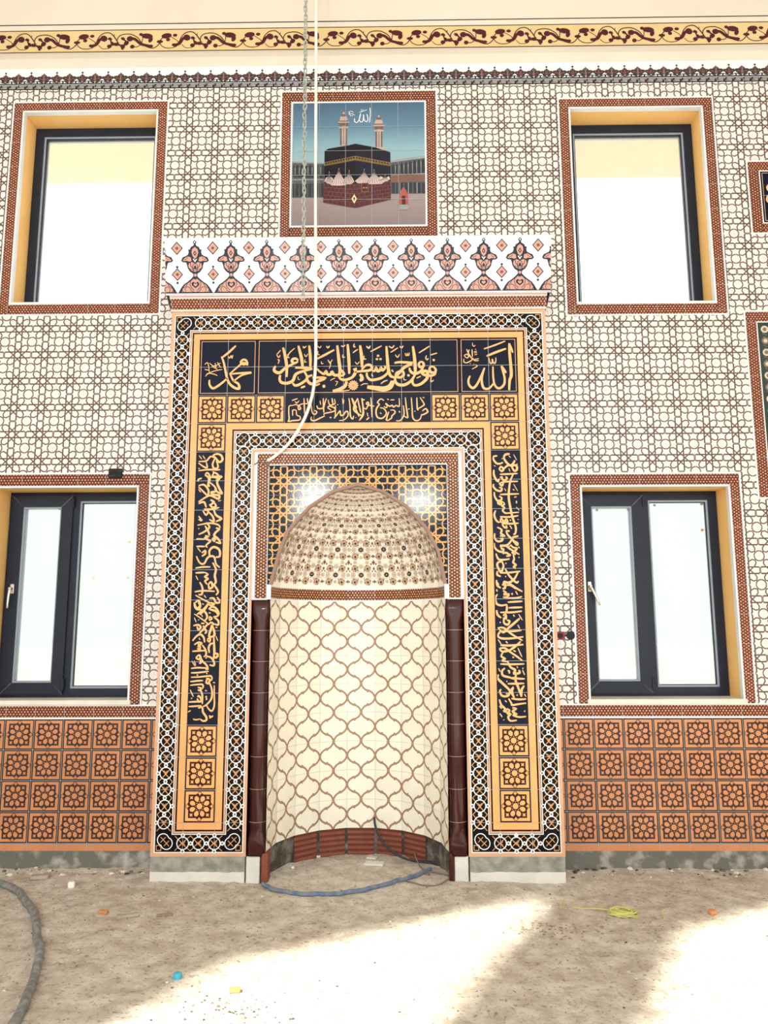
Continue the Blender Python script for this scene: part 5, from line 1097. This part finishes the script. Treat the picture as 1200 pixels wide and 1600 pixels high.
mb = MB(); pts = [(.095,.545,-3.30),(.10,.52,-3.34),(.125,.49,-3.40),(.19,.44,-3.475),(.27,.40,-3.515),(.36,.37,-3.535),(.45,.35,-3.538),(.53,.32,-3.538)]
tube(mb, pts, .0085, 'cable_black', 10); tag(mb.build('power_cable', None, (.3,.4,G)), 'black cable coming out of the niche lining and dropping right', 'cable')
mb = MB(); P = []
for i in range(27):
    a = R(120-i*14.4); rr = 1+.04*math.sin(i); x, y = .442+.140*rr*math.cos(a), .04+.115*rr*math.sin(a); P.append((x, y, gz(x,y,.004)+.003*math.sin(i*.8)+.002))
P = [(.385,.40,-3.50),(.37,.33,-3.485),(.40,.20,-3.52),(.455,.10,-3.54),(.45,.13,-3.541),(.40,.145,-3.542)] + P
tube(mb, P, .0042, 'wire_grey', 8, sm=2); tag(mb.build('thin_wire', None, (.44,.04,G)), 'thin grey wire coiled into a loop at the right of the niche floor', 'wire')

# ------------------------------------------------------------------ small litter
def pebble(name, x, y, sx, sy, sz, mn, label, cat, group=None, rz=0, sub=2, rough=.25, seed=0):
    bm = bmesh.new(); bmesh.ops.create_icosphere(bm, subdivisions=sub, radius=1)
    for v in bm.verts:
        d = 1+rough*noise.noise(v.co*1.7+Vector((seed*3.1,0,0))); c = v.co*d
        v.co = Vector((c.x*sx, c.y*sy, c.z*sz))
    me = bpy.data.meshes.new(name); bm.to_mesh(me); bm.free(); me.materials.append(MATS[mn])
    o = new_obj(name, me, None, (x, y, Z0+G+floor_h(x,y)+sz*.7)); o.rotation_euler[2] = rz
    if label: tag(o, label, cat, group)
    return o
def slab(name, x, y, L, B, H, mn, label, cat, rz=0, tilt=0):
    mb = MB(); z = G+floor_h(x,y); mb.box(x-L/2, x+L/2, y-B/2, y+B/2, z, z+H, mn, min(H,B)*.2)
    o = mb.build(name, None, (x, y, z)); o.rotation_euler = (0, tilt, rz); return tag(o, label, cat)
slab('foam_scrap', -1.75,-.10,.040,.036,.034,'foam_white','small white foam scrap on the dirt below the left dado','scrap',.3)
cap = MB(); zc_ = G+floor_h(-.752,-1.31)
cap.grid([[(-.752+r*math.cos(a)*(1+.04*(i%2)), -1.31+r*math.sin(a)*(1+.04*(i%2)), zc_+z) for i,a in enumerate([2*math.pi*i/28 for i in range(28)])] for z, r in ((0,.019),(.020,.019),(.024,.016),(.024,.004))], 'cap_blue', True, False, True)
tag(cap.build('bottle_cap', None, (-.752,-1.31,zc_)), 'light blue bottle cap on the dirt, front left', 'bottle cap')
slab('tile_chip', -.466,-1.43,.050,.032,.016,'chip_orange','orange tile chip on the dirt at the front, right of the blue cap','tile chip',.2)
slab('brick_fragment', -1.386,-.53,.050,.030,.018,'chip_orange','flat orange brick fragment between the grey hose and wooden stick','brick fragment',-.1)
slab('brick_fragment', 1.991,-.52,.042,.034,.022,'chip_orange','pale orange brick fragment on the dirt at far right','brick fragment',.4)
slab('wood_offcut', -1.234,-.575,.115,.024,.016,'stone_grey','pale wooden offcut on the dirt left of the niche','wood scrap',.42)
slab('wood_offcut', -1.04,-.545,.085,.016,.010,'wood_bit','thin dark wooden splinter right of the pale offcut','wood scrap',.1)
slab('mortar_chunk', -2.02,.06,.11,.06,.022,'stone_grey','flat grey mortar flake at the foot of the left wall','mortar',.2)
slab('mortar_chunk', .70,-.20,.065,.05,.02,'stone_grey','round grey mortar flake before the right niche plinth','mortar',.2)
slab('mortar_chunk', .10,.33,.13,.07,.012,'whitewash','broad pale mortar flake on the floor inside the niche','mortar',-.2)
slab('mortar_chunk', .08,.47,.07,.04,.012,'whitewash','small pale mortar flake at the back of the niche floor','mortar',-.3)
slab('mortar_chunk', -.31,.52,.06,.03,.012,'whitewash','pale mortar flake at the left back of the niche floor','mortar',.3)
slab('mortar_chunk', -.44,.28,.02,.014,.012,'foam_white','tiny white mortar crumb at the left of the niche floor','mortar',.3)
# tangle of straw-coloured twine
mb = MB(); P = []
for i in range(64):
    a = i*1.15; rr = .035+.035*abs(math.sin(i*.73)); x = 1.50+rr*math.cos(a)*1.15+.01*math.sin(i*2.2); y = -.515+rr*math.sin(a)*.8
    P.append((x, y, gz(x,y,.003)+.012*(1+math.sin(i*1.9))))
P = [(1.24,-.40,gz(1.24,-.40,.003)),(1.30,-.44,gz(1.3,-.44,.003)),(1.38,-.46,gz(1.38,-.46,.003)+.01)] + P
tube(mb, P, .0028, 'straw', 6, sm=3); tag(mb.build('twine_tangle', None, (1.5,-.52,G)), 'tangled pale yellow twine on the dirt right of the niche', 'twine')
for (L, lab) in (([(1.80,-.42),(1.735,-.46),(1.71,-.54),(1.70,-.60)], 'short bent piece of yellow twine right of the tangle'), ([(1.17,-.44),(1.20,-.40),(1.215,-.34),(1.22,-.30)], 'short piece of yellow twine left of the tangle')):
    mb = MB(); tube(mb, [(x,y,gz(x,y,.003)) for x,y in L], .0028, 'straw', 6); tag(mb.build('twine_piece', None, (L[0][0],L[0][1],G)), lab, 'twine')
# crumbs and grit nobody could count
mb = MB(); rnd = random.Random(3)
def crumb(x, y, s, mn):
    z = G+floor_h(x,y); n = 5; h = s*(.3+.4*rnd.random()); a0 = rnd.random()*6
    rows = [[(x+r*s*(.8+.4*rnd.random())*math.cos(a0+2*math.pi*i/n), y+r*s*(.6+.4*rnd.random())*math.sin(a0+2*math.pi*i/n), z+zz) for i in range(n)] for r, zz in ((1,-.004),(.85,h*.6),(.4,h))]
    mb.grid(rows, mn, True, False, True)
for i in range(1500):
    x = rnd.uniform(-2.9,3.1); y = rnd.uniform(-2.2,.2)
    if y > -.02 and abs(x) < 1.35: continue
    s = .0025+.006*rnd.random()**3
    if y > .05: s *= 1.8
    crumb(x, y, s, rnd.choice(('stone_grey','stone_grey','wood_bit','mortar_dark','whitewash')))
for i in range(90):
    x = rnd.gauss(-.42,.12); y = rnd.gauss(-1.60,.07); crumb(x, y, .003+.005*rnd.random(), 'mortar_dark')
for i in range(90):
    x = rnd.gauss(1.02,.12); y = rnd.gauss(-.72,.05); crumb(x, y, .003+.007*rnd.random(), 'wood_bit')
for i in range(160):
    x = rnd.choice((rnd.uniform(-2.9,-1.35), rnd.uniform(1.35,3.2))); crumb(x, rnd.uniform(.12,.245), .006+.018*rnd.random()**2, rnd.choice(('stone_grey','mortar_dark','whitewash')))
tag(mb.build('grit', None, (0,-1,G)), 'loose grit and crumbs scattered over the dirt floor', 'grit', None, 'stuff')

# ------------------------------------------------------------------ outside: yard, and a slab added to imitate peach glow in upper windows
mb = MB(); mb.box(-40,40,.75,70,-4.1,-3.9,'yard'); tag(mb.build('yard'), kind='structure')
mb = MB(); mb.box(-5.5,5.9,.60,2.25,2.62,2.80,'peach_glow'); tag(mb.build('glow_slab'), kind='structure')
